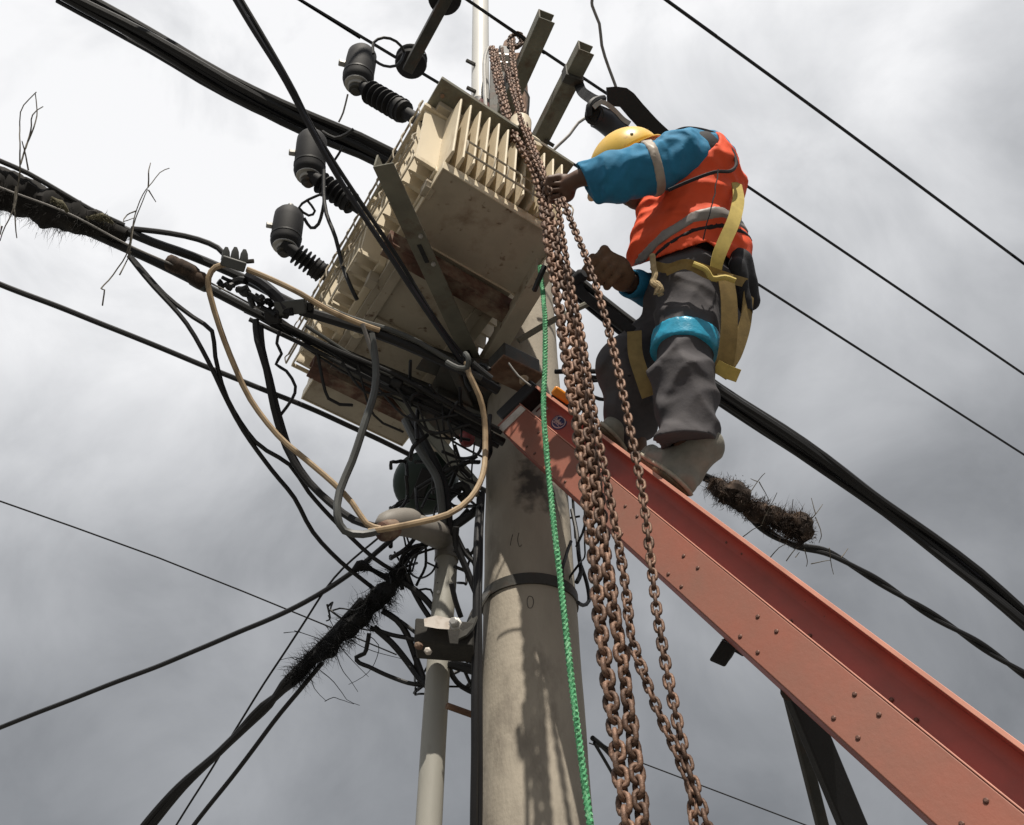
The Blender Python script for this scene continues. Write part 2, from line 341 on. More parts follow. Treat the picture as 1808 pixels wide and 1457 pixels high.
# steel strap round the pole with an arm to the conduit bracket
zb = on_pole(935, 1022)[2]; Rb = pole_r(zb)
br = thing('conduit_bracket', 'dark bracket block and steel strap clamping the grey conduit to the pole', 'bracket', (POLE_X, POLE_Y, zb))
ring = []
for k in range(49):
    q = 2*math.pi*k/48; ring.append((POLE_X+(Rb+.004)*math.cos(q), POLE_Y+(Rb+.004)*math.sin(q), zb))
MB().ribbon(ring, [(math.cos(2*math.pi*k/48), math.sin(2*math.pi*k/48), 0) for k in range(49)], .042, .007).build('strap', 'dark_steel', br)
a0 = np.array([POLE_X-(Rb+.006)*.88, POLE_Y-(Rb+.006)*.48, zb]); a1 = W(826, 1112, 2.98); a2 = W(812, 1120, 2.97)
MB().ribbon(spline([a0, (a0*.5+a1*.5)+np.array([-.004, -.006, 0]), a1, a2], .02), np.array([-.5, -.8, .2]), .04, .007).build('strap_arm', 'dark_steel', br)
bx = np.array([1, .0, -.10]); bx = nrm(bx)
MB().cbox(W(786, 1131, 3.02), bx, nrm(np.cross(UP, bx)), UP, .185, .11, .085).build('clamp_block', 'dark_block', br, bevel=.006)
MB().lathe(W(806, 1104, 2.93), (-.25, -.95, -.1), [(0, .021), (.012, .021), (.014, .015), (.03, .015), (.034, .010)], 6).build('bolt', 'galvanised', br)
MB().lathe(W(742, 1142, 2.93), (-.4, -.9, -.2), [(0, .011), (.02, .011), (.024, .006)], 6).build('bolt', 'rust_beam', br)
MB().lathe(W(757, 1151, 2.93), (-.1, -.9, -.3), [(0, .011), (.022, .011), (.026, .006)], 6).build('bolt', 'tape', br)
MB().add([tuple(p) for p in wob(np.array([W(x, y, zz) for x, y, zz in ((748, 1092, 2.96), (770, 1086, 2.94), (796, 1092, 2.95), (800, 1112, 2.93), (772, 1110, 2.92), (750, 1106, 2.93), (774, 1098, 3.08))]), .002, 30)],
         [(0, 5, 4, 1), (1, 4, 3, 2), (0, 1, 6), (1, 2, 6), (0, 6, 5), (2, 3, 6), (5, 6, 4), (4, 6, 3)]).build('mortar_lump', 'tape', br)

# ------------------------------------------------------------------ conduit with weatherhead
cdt = thing('conduit_riser', 'pale grey conduit pipe with curved weatherhead left of the concrete pole', 'conduit', PY(757, 1457, 2.86)*np.array([1, 1, 0]))
cp = [PY(757, 1457, 2.86), PY(766, 1300, 2.86), PY(776, 1150, 2.86), PY(786, 1030, 2.86), PY(788, 985, 2.86)]
cp0 = cp[0]+(cp[0]-cp[1])*2.1; cp0 = cp[0]+nrm(cp[0]-cp[1])*(cp[0][2]/abs(nrm(cp[0]-cp[1])[2]))
MB().tube(spline([cp0]+cp, .1), .039, 24).build('pipe', 'pipe_grey', cdt)
el = spline([PY(788, 990, 2.86), PY(789, 972, 2.86), PY(783, 952, 2.855), W(758, 938, 3.27), W(728, 928, 3.22), W(703, 922, 3.18)], .012)
rr = np.interp(np.linspace(0, 1, len(el)), [0, .08, .1, .4, .6, .8, 1], [.043, .043, .043, .048, .046, .042, .044])
MB().tube(el, rr, 24).build('elbow', 'elbow_grey_shaded', cdt)
hd = MB().lathe(W(715, 921, 3.2), W(655, 927, 3.07)-W(715, 921, 3.2), [(-.05, .034), (-.03, .042), (.0, .046), (.03, .047), (.07, .044), (.10, .036), (.122, .020), (.128, .008)], 24).build('weatherhead_hood', 'elbow_grey_shaded', cdt)
MB().lathe(W(686, 936, 3.09), W(655, 946, 3.02)-W(686, 936, 3.09), [(-.03, .03), (.0, .034), (.03, .032), (.04, .02)], 20).build('gland_plate', 'rust_beam', cdt)
MB().lathe(PY(777.5, 1057, 2.86)+np.array([-.004, -.041, 0]), (0, -1, 0), [(0, .006), (.003, .006), (.004, .003)], 8).build('screw_head', 'mast_white', cdt)

# ------------------------------------------------------------------ transformer
HB = 4.65
T0 = HZ(782, 296, HB); _ph = math.radians(31); _sk = math.radians(35.5)
TU = np.array([math.cos(_sk), math.sin(_sk), -.065]); TU = TU/np.linalg.norm(TU); TV = np.array([-math.sin(_ph), math.cos(_ph), 0]); TW = nrm(np.cross(TU, TV))
TA, TB, TH = .525, 1.38, .48
def TP(x, y, z): return T0+TU*x+TV*y+TW*z
tr = thing('transformer', 'cream finned oil transformer mounted high beside the pole', 'transformer', TP(TA/2, TB/2, 0))
def tbox(name, m, x0, x1, y0, y1, z0, z1, bevel=.003, parent=tr):
    return MB().para(TP(x0, y0, z0), TU*(x1-x0), TV*(y1-y0), TW*(z1-z0)).build(name, m, parent, bevel=bevel)
tbox('tank', 'cream', .03, TA-.03, .10, TB-.10, .035, TH-.01)
tbox('lid', 'grey_green_steel', -.085, TA+.03, -.05, TB+.01, TH, TH+.022)
tbox('lid_rim', 'cream_dirty_shaded', -.05, TA+.005, .03, TB-.03, TH-.035, TH-.003)
tbox('bottom_plate', 'cream_dirty_shaded', .02, TA-.02, .09, TB-.09, .022, .0345, .002)
# bottom trays: pan with upturned lips under each end
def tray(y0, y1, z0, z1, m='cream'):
    tbox('tray', 'cream_dirty_shaded', 0.006, TA-.006, y0+.006, y1-.006, z0+.006, z0+.016, 0)
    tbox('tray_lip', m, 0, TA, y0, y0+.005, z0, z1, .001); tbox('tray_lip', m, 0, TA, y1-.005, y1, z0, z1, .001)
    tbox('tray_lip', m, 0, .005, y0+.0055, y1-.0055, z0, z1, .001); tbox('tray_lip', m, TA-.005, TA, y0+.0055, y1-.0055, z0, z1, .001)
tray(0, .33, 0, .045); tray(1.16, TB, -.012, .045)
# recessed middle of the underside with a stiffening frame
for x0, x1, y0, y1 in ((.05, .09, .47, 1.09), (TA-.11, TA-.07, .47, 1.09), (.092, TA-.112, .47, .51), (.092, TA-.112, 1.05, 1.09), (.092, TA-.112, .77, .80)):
    tbox('stiffener', 'cream_dirty_shaded', x0, x1, y0, y1, .004, .033, .002)
# rusty skid channels across the underside
for y0 in (.345, 1.10):
    s = tbox('skid_channel', 'rust_beam', -.045, TA+.035, y0, y0+.012, -.075, -.002, .002)
    tbox('flange', 'rust_beam', -.045, TA+.035, y0+.0125, y0+.075, -.075, -.064, .002, tr)
    tbox('flange', 'rust_beam', -.045, TA+.035, y0+.0125, y0+.075, -.013, -.002, .002, tr)
# corrugated cooling fins on the four walls; two mesh shapes shared by all
def fin_mesh(dirv, wid, dep, z0, z1):            # plate that leaves the wall along dirv, tapering to a bright edge
    m_ = MB(); d = np.asarray(dirv, float); s = wid
    prof = [(-s*.75, 0), (-s*.30, dep*.97), (0, dep), (s*.30, dep*.97), (s*.75, 0)]
    V = [s_*p[0]+d*p[1]+TW*z for z in (z0, z1) for p in prof for s_ in [fin_side]]
    n = len(prof); F = [(i, i+1, n+i+1, n+i) for i in range(n-1)]+[tuple(range(n-1, -1, -1)), tuple(range(n, 2*n))]
    m_.add(V, F); me = bpy.data.meshes.new('cooling_fin'); me.from_pydata(m_.v, [], m_.f); me.materials.append(MATS['cream']); return me
def fins(me, places):
    for p in places:
        o = bpy.data.objects.new('cooling_fin', me); COL.objects.link(o); o.parent = tr; o.location = Vector(p-worg(tr))
fin_side = TU; fm = fin_mesh(-TV, .016, .155, .052, TH-.055)
fins(fm, [TP(x, .102, 0) for x in np.linspace(.012, TA-.03, 12)])
fm = fin_mesh(TV, .020, .09, .052, TH-.055)
fins(fm, [TP(x, TB-.102, 0) for x in np.linspace(.012, TA-.03, 9)])
fin_side = TV; fl = fin_mesh(-TU, .017, .115, .09, TH-.045); fr = fin_mesh(TU, .011, .085, .06, TH-.045)
banks = [(.06, .44), (.56, .88), (.99, 1.30)]
for b0, b1 in banks:
    n_ = int(round((b1-b0)/.058))
    fins(fl, [TP(.028, y, 0) for y in np.linspace(b0+.02, b1-.02, n_)])
    tbox('fin_header', 'cream', -.006, .025, b0, b1, .058, .086, .003)
    tbox('header_lip', 'cream', -.098, -.092, b0, b1, .066, .088, .001); tbox('header_lip', 'cream', -.0915, -.0065, b0, b0+.006, .066, .088, .001); tbox('header_lip', 'cream', -.0915, -.0065, b1-.006, b1, .066, .088, .001)
    tbox('fin_header', 'cream', -.098, .025, b0, b1, TH-.042, TH-.02, .003)
    tbox('header_bracket', 'cream_dirty_shaded', -.02, .022, b0+.04, b0+.09, .0, .055, .003)
fins(fr, [TP(TA-.028, y, 0) for y in np.linspace(.14, TB-.14, 17)])
# lid bolts
bm_ = MB().lathe((0, 0, 0), -TW, [(0, .009), (.008, .009), (.009, .005)], 6); bme = bpy.data.meshes.new('lid_bolt'); bme.from_pydata(bm_.v, [], bm_.f); bme.materials.append(MATS['rust_plate'])
for x, y in [(x, .008) for x in np.linspace(-.05, TA, 8)]+[(-.068, y) for y in np.linspace(.08, TB-.05, 14)]:
    o = bpy.data.objects.new('lid_bolt', bme); COL.objects.link(o); o.parent = tr; o.location = Vector(TP(x, y, TH-.0005)-worg(tr))
# thin guard rails
def rail(a, b, off, posts, z0, z1):
    r_ = MB(); r_.tube([a+TW*z1, b+TW*z1], .0045, 6); r_.tube([a+TW*z0, b+TW*z0], .0045, 6)
    for i in range(posts): q = a+(b-a)*i/(posts-1); r_.tube(spline([q+TW*z1, q+TW*(z1*.5+z0*.5)+off*.012, q+TW*z0], .02), .003, 5)
    return r_.build('guard_rail', 'cream_dirty_shaded', tr)
rail(TP(.05, -.075, 0), TP(TA, -.075, 0), -TV, 9, .05, .125)
rail(TP(-.118, .03, 0), TP(-.118, 1.33, 0), -TU, 18, .30, .40)
rail(TP(-.118, .03, 0), TP(-.118, 1.33, 0), -TU, 10, .10, .16)
for x, y in ((TA-.06, .42), (TA-.05, .98)):
    tbox('lifting_lug', 'cream', x+.05, x+.085, y, y+.05, -.04, .06, .003)
MB().lathe(TP(.05, .86, .02), -TW, [(0, .022), (.03, .022), (.031, .03), (.05, .03), (.052, .014), (.07, .014)], 12).build('drain_valve', 'cream', tr)
MB().lathe(TP(.30, -.02, TH+.02), TW, [(0, .045), (.1, .045), (.11, .03)], 20).build('filler_cap', 'cream', tr)
MB().lathe(TP(.36, .01, TH+.01), -TV+.2*TW, [(0, .04), (.05, .044), (.055, .03)], 20).build('relief_valve', 'cream', tr)

# ------------------------------------------------------------------ bushings with canister terminals along the lid
def bushing(label, c_top, c_bot, w_px, z, s0, s1, zend):
    root = TP(0, 0, 0)
    A = W(*c_bot, z); B = W(*c_top, z+.12); S0 = W(*s0, z-.02); S1 = W(*s1, zend)
    t_ = thing('high_voltage_bushing', label, 'bushing', S1, 'high voltage bushings along the transformer lid')
    ax = nrm(B-A); L = np.linalg.norm(B-A); R = w_px*z/F_PX/2
    MB().lathe(A, ax, [(0, R*.78), (.012, R*.92), (.03, R), (L*.7, R), (L*.86, R*.97), (L*.95, R*.78), (L, R*.35)], 28).build('canister', 'polymer', t_)
    MB().lathe(A, -ax, [(-.006, R*.80), (.004, R*.80), (.006, R*.6), (.02, R*.55), (.024, R*.35)], 24).build('base_ring', 'galvanised', t_)
    MB().lathe(A-ax*.018, -ax, [(0, R*.5), (.018, R*.45), (.02, R*.28), (.032, R*.28)], 20).build('base_stud', 'dark_steel', t_)
    d = S1-S0; Ls = np.linalg.norm(d); d = d/Ls
    pr = []; n = 7; sr = .024
    MB().lathe(S0-d*.05, d, [(0, sr*1.1), (.05, sr*1.2), (Ls*.72, sr), (Ls*.73, sr*1.9), (Ls*.90, sr*1.9), (Ls*.91, sr*1.05), (Ls*1.25+.06, sr*1.05)], 16).build('stalk', 'polymer', t_)
    for i in range(n):
        o_ = S0+d*(Ls*(.10+.58*i/(n-1)))
        MB().lathe(o_, d, [(0, sr*.9), (.004, sr*2.1), (.0075, sr*2.1), (.013, sr*.9)], 18).build('shed', 'polymer', t_)
    MB().lathe(B-ax*.006, ax, [(0, R*.4), (.012, R*.4), (.014, R*.22), (.04, R*.22), (.042, R*.12)], 14).build('terminal_stud', 'galvanised', t_)
    sd = nrm(np.cross(ax, ray(*c_top))); MB().cbox(A+ax*L*.5+sd*(R+.012), sd, ax, np.cross(sd, ax), .03, .02, .025).build('terminal_clamp', 'galvanised', t_, bevel=.004)
    MB().lathe(A+ax*L*.22, ax, [(0, R*1.0), (.002, R*1.03), (.010, R*1.03), (.012, R*1.0)], 28).build('seam_band', 'black_rubber', t_)
    return t_, A, B
bushing('topmost black bushing canister at the near end of the lid', (641, 90), (630, 150), 54, 4.02, (645, 158), (738, 212), 3.83)
bushing('middle black bushing canister below the thick cable bundle', (552, 238), (545, 312), 55, 4.22, (557, 316), (648, 378), 4.15)
bushing('lowest black bushing canister left of the fins', (512, 372), (503, 436), 54, 4.42, (515, 442), (590, 498), 4.42)
# ------------------------------------------------------------------ steelwork
def angle_iron(name, label, cat, a, b, side, w, h, m, th=.007, parts='angle_leg'):
    t_ = thing(name, label, cat, b); a, b = np.asarray(a), np.asarray(b); n = nrm(b-a); sd = np.asarray(side, float); sd = nrm(sd-n*np.dot(sd, n)); u = np.cross(n, sd)
    u = u if u[2] > 0 else -u
    MB().para(a-sd*w/2, b-a, sd*w, u*th).build(parts, m, t_, bevel=.002); MB().para(a-sd*w/2+u*(th+.0004), b-a, sd*th, u*h).build(parts, m, t_, bevel=.002)
    return t_, n, sd, u
A_ = HZ(676, 292, 4.50); B_ = HZ(842, 655, 4.50)
t_, n_, s_, u_ = angle_iron('platform_beam', 'slotted grey angle beam running under the transformer to the pole', 'beam', A_, B_, TU, .075, .065, 'grey_green_steel')
Lb = np.linalg.norm(B_-A_)
for f_ in (.36, .40, .90):
    MB().cbox(A_+n_*Lb*f_-u_*.0012, n_, s_, u_, .045, .016, .003).build('slot', 'black_rubber', t_)
for f_ in (.30, .43, .95):
    MB().lathe(A_+n_*Lb*f_+s_*.022, -u_, [(0, .009), (.009, .009), (.010, .005)], 6).build('bolt', 'galvanised', t_)
A_ = HZ(962, 480, 4.52); B_ = HZ(742, 845, 4.47)
angle_iron('platform_beam', 'dark channel beam under the right edge of the transformer', 'beam', A_, B_, TU, .07, .06, 'cream_dirty_shaded')
A_ = HZ(742, 640, 4.46); B_ = HZ(930, 705, 4.46)
angle_iron('platform_beam', 'short cross beam joining the platform to the pole behind the boom tip', 'beam', A_, B_, TV, .09, .06, 'dark_steel')
A_ = HZ(640, 775, 4.46); B_ = HZ(760, 730, 4.46)
angle_iron('platform_beam', 'dark cross beam under the far end of the transformer', 'beam', HZ(590, 640, 4.47), HZ(850, 745, 4.47), TV, .08, .05, 'dark_steel')
angle_iron('platform_brace', 'long diagonal brace from the pole up to the far underside', 'brace', W(700, 705, 4.25), W(846, 880, 3.62), TU, .055, .05, 'grey_green_steel')
pp = thing('platform_plate', 'dark steel plate of the platform between transformer and pole', 'platform', HZ(850, 700, 4.43))
q4 = [HZ(785, 632, 4.44), HZ(880, 640, 4.44), HZ(872, 800, 4.44), HZ(735, 745, 4.44)]
MB().add([p for p in q4]+[p+UP*.012 for p in q4], [(0, 1, 2, 3), (7, 6, 5, 4), (0, 4, 5, 1), (1, 5, 6, 2), (2, 6, 7, 3), (3, 7, 4, 0)]).build('plate', 'dark_steel', pp)
for a_, b_ in (((800, 650), (862, 790)), ((770, 690), (872, 735))):
    MB().beam(HZ(*a_, 4.425), HZ(*b_, 4.425), TU, .035, .022).build('stiffener', 'dark_steel', pp, bevel=.003)
eb = thing('equipment_box', 'small dark box fixed on the pole just above the boom tip', 'box', W(915, 655, 3.72))
e1 = nrm(TU*[1, 1, 0]); e2 = np.cross(UP, e1)
MB().cbox(W(908, 650, 3.74), e1, e2, UP, .17, .11, .10).build('box', 'dark_steel', eb, bevel=.006); MB().cbox(W(908, 662, 3.68), e1, e2, UP, .19, .13, .012).build('base_plate', 'rust_plate', eb, bevel=.003)
MB().lathe(W(925, 668, 3.62), -UP, [(0, .018), (.02, .018), (.03, .01)], 10).build('gland', 'tan_cable', eb)
wire('brace_rod', 'thin rusty brace bar left of the pole, low beside the conduit', 'brace', [(788, 1246, 2.96), (850, 1268, 3.0)], 6, 'rust_plate')
wire('stay_rod', 'short grey stay bar crossing behind the chains at the beam', 'brace', [(915, 602, 3.7), (985, 562, 3.75), (1046, 532, 3.8)], 5.5, 'grey_green_steel')
# crossarms clamped to the pole top
def crossarm(label, p0, p1, Z, w, h, m='grey_green_steel', ext=.9):
    a = HZ(*p0, Z); b = HZ(*p1, Z); b2 = a+(b-a)*(1+ext)
    t_ = thing('crossarm', label, 'crossarm', b2); d = nrm(b-a); sd = nrm(np.cross(d, UP))
    MB().para(a-sd*w/2, b2-a, sd*w, UP*.008).build('bottom_flange', m, t_, bevel=.002)
    MB().para(a-sd*w/2+UP*.0084, b2-a, sd*.008, UP*h).build('web', m, t_, bevel=.002)
    MB().para(a-sd*w/2+UP*(h+.0088), b2-a, sd*w, UP*.008).build('top_flange', m, t_, bevel=.002)
    return t_, a, d, sd
crossarm('steel crossarm end rising beside the chain knot', (966, 36), (925, 128), 6.32, .085, .075)
ca, a_, d_, sd_ = crossarm('steel crossarm end with a clamp, between the chains and the helmet', (1036, 92), (957, 247), 6.28, .085, .075)
MB().cbox(a_+d_*.16+UP*.03, d_, sd_, UP, .05, .10, .11).build('clamp', 'dark_steel', ca, bevel=.004)
MB().tube([W(996, 130, 5.6), W(1020, 140, 5.58)], .008, 6).build('clamp_bolt', 'dark_steel', ca)
# ------------------------------------------------------------------ mast on the pole top
mb = PY(848, 205, 2.93)
ms = thing('mast_pipe', 'white vertical mast pipe rising from the pole top', 'mast', PY(848, 260, 2.93))
MB().tube(spline([PY(848.5, 300, 2.93), PY(848, 180, 2.93), PY(848.5, 0, 2.93), PY(849, -120, 2.93)], .2), .053, 24).build('pipe', 'mast_white', ms)
MB().lathe(PY(847, 215, 2.93), UP, [(0, .07), (.16, .07), (.17, .056)], 24).build('collar', 'black_rubber', ms)
for x, y in ((828, 110), (829, 158)):
    MB().tube([PY(x-4, y-3, 2.87), PY(x+10, y+4, 2.88)], .013, 6).build('step_bolt', 'dark_steel', ms)
MB().cbox(PY(857, 192, 2.80), nrm(TU*[1, 1, 0]), TV, UP, .075, .02, .13).build('name_plate', 'red_brown', ms, bevel=.003)
# rusty steel plate stack that carries the hoist
hp = thing('hoist_bracket', 'rusty brown steel plate bracket behind the tops of the chains', 'bracket', PY(905, 240, 2.75))
hx = nrm(np.array([1, .15, 0]))
MB().para(PY(880, 232, 2.86), PY(930, 232, 2.80)-PY(880, 232, 2.86), np.array([.02, .06, 0]), PY(924, 92, 2.82)-PY(930, 232, 2.80)).build('plate', 'rust_plate', hp, bevel=.004)
MB().para(PY(862, 240, 2.80), PY(893, 240, 2.78)-PY(862, 240, 2.80), np.array([.0, .05, 0]), PY(866, 92, 2.80)-PY(862, 240, 2.80)).build('upright', 'dark_steel', hp, bevel=.004)
MB().tube(spline([PY(858, 205, 2.78), PY(856, 160, 2.78), PY(855, 110, 2.78), PY(860, 88, 2.78), PY(866, 84, 2.78)], .03), .011, 8).build('hook_bar', 'galvanised', hp)
for y in (104, 118):
    MB().cbox(PY(894, y, 2.44), hx, np.cross(UP, hx), UP, .085, .05, .016).build('retaining_clip', 'galvanised', hp, bevel=.003)
MB().cbox(PY(893, 98, 2.50), hx, np.cross(UP, hx), UP, .075, .045, .13).build('hoist_body', 'black_rubber', hp, bevel=.008)
MB().tube(spline([PY(893, 92, 2.5), PY(895, 78, 2.6), PY(905, 70, 2.75)], .03), .02, 8).build('shackle', 'rust_plate', hp)

# insulator arm top left
ia = thing('insulator_arm', 'dark steel arm with disc insulators above the topmost canister', 'insulator', HZ(795, -5, 6.7))
p0 = HZ(719, 128, 6.7); p1 = HZ(850, -115, 6.7); d = nrm(p1-p0); sd = nrm(np.cross(d, UP))
MB().para(p0-sd*.03, p1-p0, sd*.06, UP*.05).build('arm', 'dark_steel', ia, bevel=.004)
for q in (HZ(725, 117, 6.76), HZ(785, 2, 6.76)):
    ins = MB().lathe(q, UP, [(0, .03), (.012, .085), (.03, .09), (.05, .06), (.07, .085), (.085, .09), (.10, .055), (.16, .05), (.18, .03)], 28).build('disc_insulator', 'polymer', ia)

# dark green round housing and red cap below the transformer
gh = thing('round_housing', 'dark green round metal housing between the transformer and weatherhead', 'housing', W(745, 860, 4.0))
c0 = W(752, 852, 3.95); axg = nrm(W(700, 880, 3.3)-c0)
MB().lathe(c0-axg*.06, axg, [(0, .10), (.0, .128), (.10, .13), (.13, .118), (.15, .09), (.158, .03)], 36).build('shell', 'dark_green', gh)
MB().cbox(c0+axg*.105, axg, nrm(np.cross(axg, [.3, .2, 1])), nrm(np.cross(axg, np.cross(axg, [.3, .2, 1]))), .012, .05, .13).build('slot_cover', 'black_rubber', gh, bevel=.004)
rc = MB().lathe(W(824, 772, 3.72), W(826, 800, 3.55)-W(824, 772, 3.72), [(0, .03), (.02, .032), (.04, .028), (.052, .014)], 20).build('red_cap', 'red_cap', origin=W(824, 772, 3.72))
tag(rc, 'small red cap under the platform, left of the pole top', 'cap')
# ------------------------------------------------------------------ boom
M0 = W(926, 721, 3.5); M1 = W(1808, 1436, 1.648); BD = nrm(M1-M0)
_h = -nrm(np.cross(BD, UP)); _h = _h if np.dot(_h, -ray(1300, 1030)) > 0 else -_h
_t = np.cross(_h, BD); _t = _t if _t[2] > 0 else -_t
_a = math.radians(15); BN = _h*math.cos(_a)+_t*math.sin(_a); BT = -_h*math.sin(_a)+_t*math.cos(_a)
_q = Matrix((tuple(BD), tuple(BN), tuple(BT))).to_euler()      # boom frame: x along, y out, z up
mat('boom_faded', (.275, .088, .056), .6, var=.14, vs=2.0, col2=(.21, .095, .066), thr=.55, soft=.15, s2=3, bump=.15, bs=70, stretch=(.3, 1, 1), rot=tuple(_q))
mat('boom_red', (.37, .088, .066), .55, var=.18, vs=2.5, col2=(.25, .08, .062), thr=.57, soft=.15, s2=4, bump=.15, bs=70, stretch=(.3, 1, 1), rot=tuple(_q))
BL = (M0[2]-.02)/abs(BD[2]); HA, HBm, REC = .117, .094, .062
def BP(s, n, t): return M0+BD*s+BN*n+BT*t
boom = thing('boom', 'long orange fibreglass boom slanting up from lower right to the pole', 'boom', BP(BL, -.05, 0))
def bbox(name, m, s0, s1, n0, n1, t0, t1, bevel=.002, parent=boom):
    return MB().para(BP(s0, n0, t0), BD*(s1-s0), BN*(n1-n0), BT*(t1-t0)).build(name, m, parent, bevel=bevel)
bbox('side_plate', 'boom_faded', -.05, BL, -.010, 0, -HA, 0, .003)
bbox('bottom_plate', 'boom_red', -.05, BL, -.13, -.0104, -HA, -HA+.01, .003)
bbox('plate_edge', 'boom_edge_lit', -.05, BL, -.011, .0012, .0004, .0042, .0012)
bbox('shelf', 'boom_red', -.05, BL, -REC, -.0104, -.008, .0, .002)
bbox('web', 'boom_red', -.05, BL, -REC-.008, -REC, -.008, HBm-.008, .002)
bbox('top_flange', 'boom_red', -.05, BL, -.14, .002, HBm-.008, HBm, .002)
bbox('flange_edge', 'boom_edge_lit', -.05, BL, .0024, .0052, HBm-.0095, HBm+.0008, .001)
bbox('back_plate', 'boom_red', -.05, BL, -.14, -.1304, -HA, HBm-.0084, .003)
# rounded fillet under the flange lip
V = []; F = []
for i in range(7):
    q = math.pi/2*i/6; n_ = -REC+.0004+.026*(1-math.sin(q)); t_ = HBm-.0085-.026*(1-math.cos(q))
    V += [BP(-.049, n_, t_), BP(BL, n_, t_)]
for i in range(6): F.append((i*2, i*2+1, i*2+3, i*2+2))
MB().add(V, F).build('fillet', 'boom_red', boom)
# black rubber tip cap, pale tape, label
bbox('tip_cap', 'black_rubber', -.125, -.0505, -.145, .004, -HA+.035, HBm+.004, .008)
bbox('tape_band', 'tape', -.03, .016, .0006, .0026, -HA+.0005, -.0005, .0)
bbox('tape_band', 'tape', -.046, .018, -REC+.0006, -REC+.0026, .004, HBm-.03, .0)
bbox('tape_mark', 'red_brown', -.028, -.018, -REC+.003, -REC+.0036, .025, .055, .0)
bbox('tape_mark', 'red_brown', -.028, .0, -REC+.003, -REC+.0036, .050, .057, .0)
# oval emblem: blue ring, pale field, blue script
ec = BP(.135, -REC+.001, .047); eu = BD*-1; ev = BT
def oval(a, b, off, m, name, par, cx=0, cy=0):
    n = 40; V = [ec+BN*off+eu*(cx+a*math.cos(2*math.pi*k/n))+ev*(cy+b*math.sin(2*math.pi*k/n)) for k in range(n)]
    V2 = [p+BN*.0006 for p in V]
    return MB().add(V+V2, [tuple(range(n))[::-1], tuple(range(n, 2*n))]+[(k, (k+1) % n, n+(k+1) % n, n+k) for k in range(n)]).build(name, m, par, smooth=False)
em = oval(.046, .030, .0, 'emblem_blue', 'oval_emblem', boom); oval(.040, .0245, .001, 'emblem_white', 'emblem_field', em)
oval(.036, .0205, .002, 'emblem_blue', 'emblem_inner', em)
scr = [(-.029, -.006), (-.024, .010), (-.018, -.008), (-.013, .004), (-.009, -.006), (-.004, .012), (-.002, -.007), (.003, .003), (.008, -.006), (.013, .005), (.012, -.007), (.020, .001), (.024, -.005), (.030, .006)]
MB().tube(spline([ec+BN*.0032-eu*x+ev*y for x, y in scr], .003), .0017, 5).build('emblem_script', 'emblem_white', em)
MB().tube(spline([ec+BN*.0032-eu*x+ev*y for x, y in ((-.028, -.012), (0, -.010), (.028, -.013))], .003), .0012, 5).build('emblem_script', 'emblem_white', em)
# fastener heads in pairs of pairs on both faces
rv = MB().lathe((0, 0, 0), BN, [(0, .0055), (.002, .0053), (.0035, .003)], 8)
rme = bpy.data.meshes.new('rivet'); rme.from_pydata(rv.v, [], rv.f); rme.materials.append(MATS['rivet'])
def rivet(p):
    o = bpy.data.objects.new('rivet', rme); COL.objects.link(o); o.parent = boom; o.location = Vector(p-worg(boom))
def on_boom(x, y, n):
    d = ray(x, y); s = np.dot(BP(0, n, 0)-CAM, BN)/np.dot(d, BN); return CAM+d*s
for x, y in ((951, 764), (930, 789), (944, 801), (998, 851), (1104, 894), (1125, 912), (1098, 943), (1207, 982), (1232, 1003), (1180, 1014), (1203, 1036), (1338, 1089), (1371, 1115), (1307, 1124),
             (1338, 1152), (1509, 1226), (1552, 1262), (1472, 1268), (1515, 1303), (1741, 1414), (1698, 1455)):
    rivet(on_boom(x, y, .0004))
for x, y in ((1284, 958), (1311, 978), (1424, 1062), (1458, 1088), (1396, 1098), (1430, 1123), (1608, 1197), (1656, 1231), (1574, 1236), (1618, 1272)):
    rivet(on_boom(x, y, -REC+.0004))
# things under the boom
bs = thing('boom_strut', 'black paired steel strut hanging below the boom at lower right', 'strut', W(1560, 1560, 2.3))
MB().beam(W(1400, 1205, 2.28), W(1535, 1530, 2.25), (1, .3, .2), .065, .03).build('outer_bar', 'black_rubber', bs, bevel=.004)
MB().beam(W(1388, 1205, 2.36), W(1470, 1530, 2.36), (1, .3, .2), .03, .02).build('inner_bar', 'dark_steel', bs, bevel=.004)
MB().lathe(W(1393, 1222, 2.22), W(1400, 1225, 2.5)-W(1393, 1222, 2.22), [(0, .02), (.16, .02), (.162, .01)], 12).build('pivot_pin', 'dark_steel', bs)
nz = thing('cable_guide', 'small black hooked cable guide under the middle of the boom', 'guide', W(1285, 1130, 2.52))
MB().para(W(1252, 1166, 2.5), W(1280, 1178, 2.5)-W(1252, 1166, 2.5), W(1275, 1130, 2.5)-W(1252, 1166, 2.5), -ray(1280, 1150)*.03).build('tongue', 'black_rubber', nz, bevel=.005)
MB().tube(spline([W(1276, 1172, 2.49), W(1292, 1150, 2.49), W(1290, 1132, 2.5), W(1276, 1134, 2.5)], .01), .008, 6).build('loop', 'black_rubber', nz)
MB().para(W(1270, 1136, 2.5), W(1312, 1160, 2.5)-W(1270, 1136, 2.5), W(1290, 1115, 2.52)-W(1270, 1136, 2.5), -ray(1280, 1150)*.02).build('mount', 'black_rubber', nz, bevel=.004)
al = thing('marker_lamp', 'small amber rectangular marker lamp behind the boom tip', 'lamp', W(990, 700, 3.42))
lx = nrm(W(1010, 712, 3.42)-W(972, 686, 3.42)); ly = nrm(np.cross(lx, ray(990, 700)))
MB().cbox(W(992, 698, 3.44), lx, ly, np.cross(lx, ly), .075, .035, .03).build('lens', 'amber', al, bevel=.007)
MB().cbox(W(993, 706, 3.49), lx, ly, np.cross(lx, ly), .085, .05, .03).build('lamp_base', 'black_rubber', al, bevel=.005)

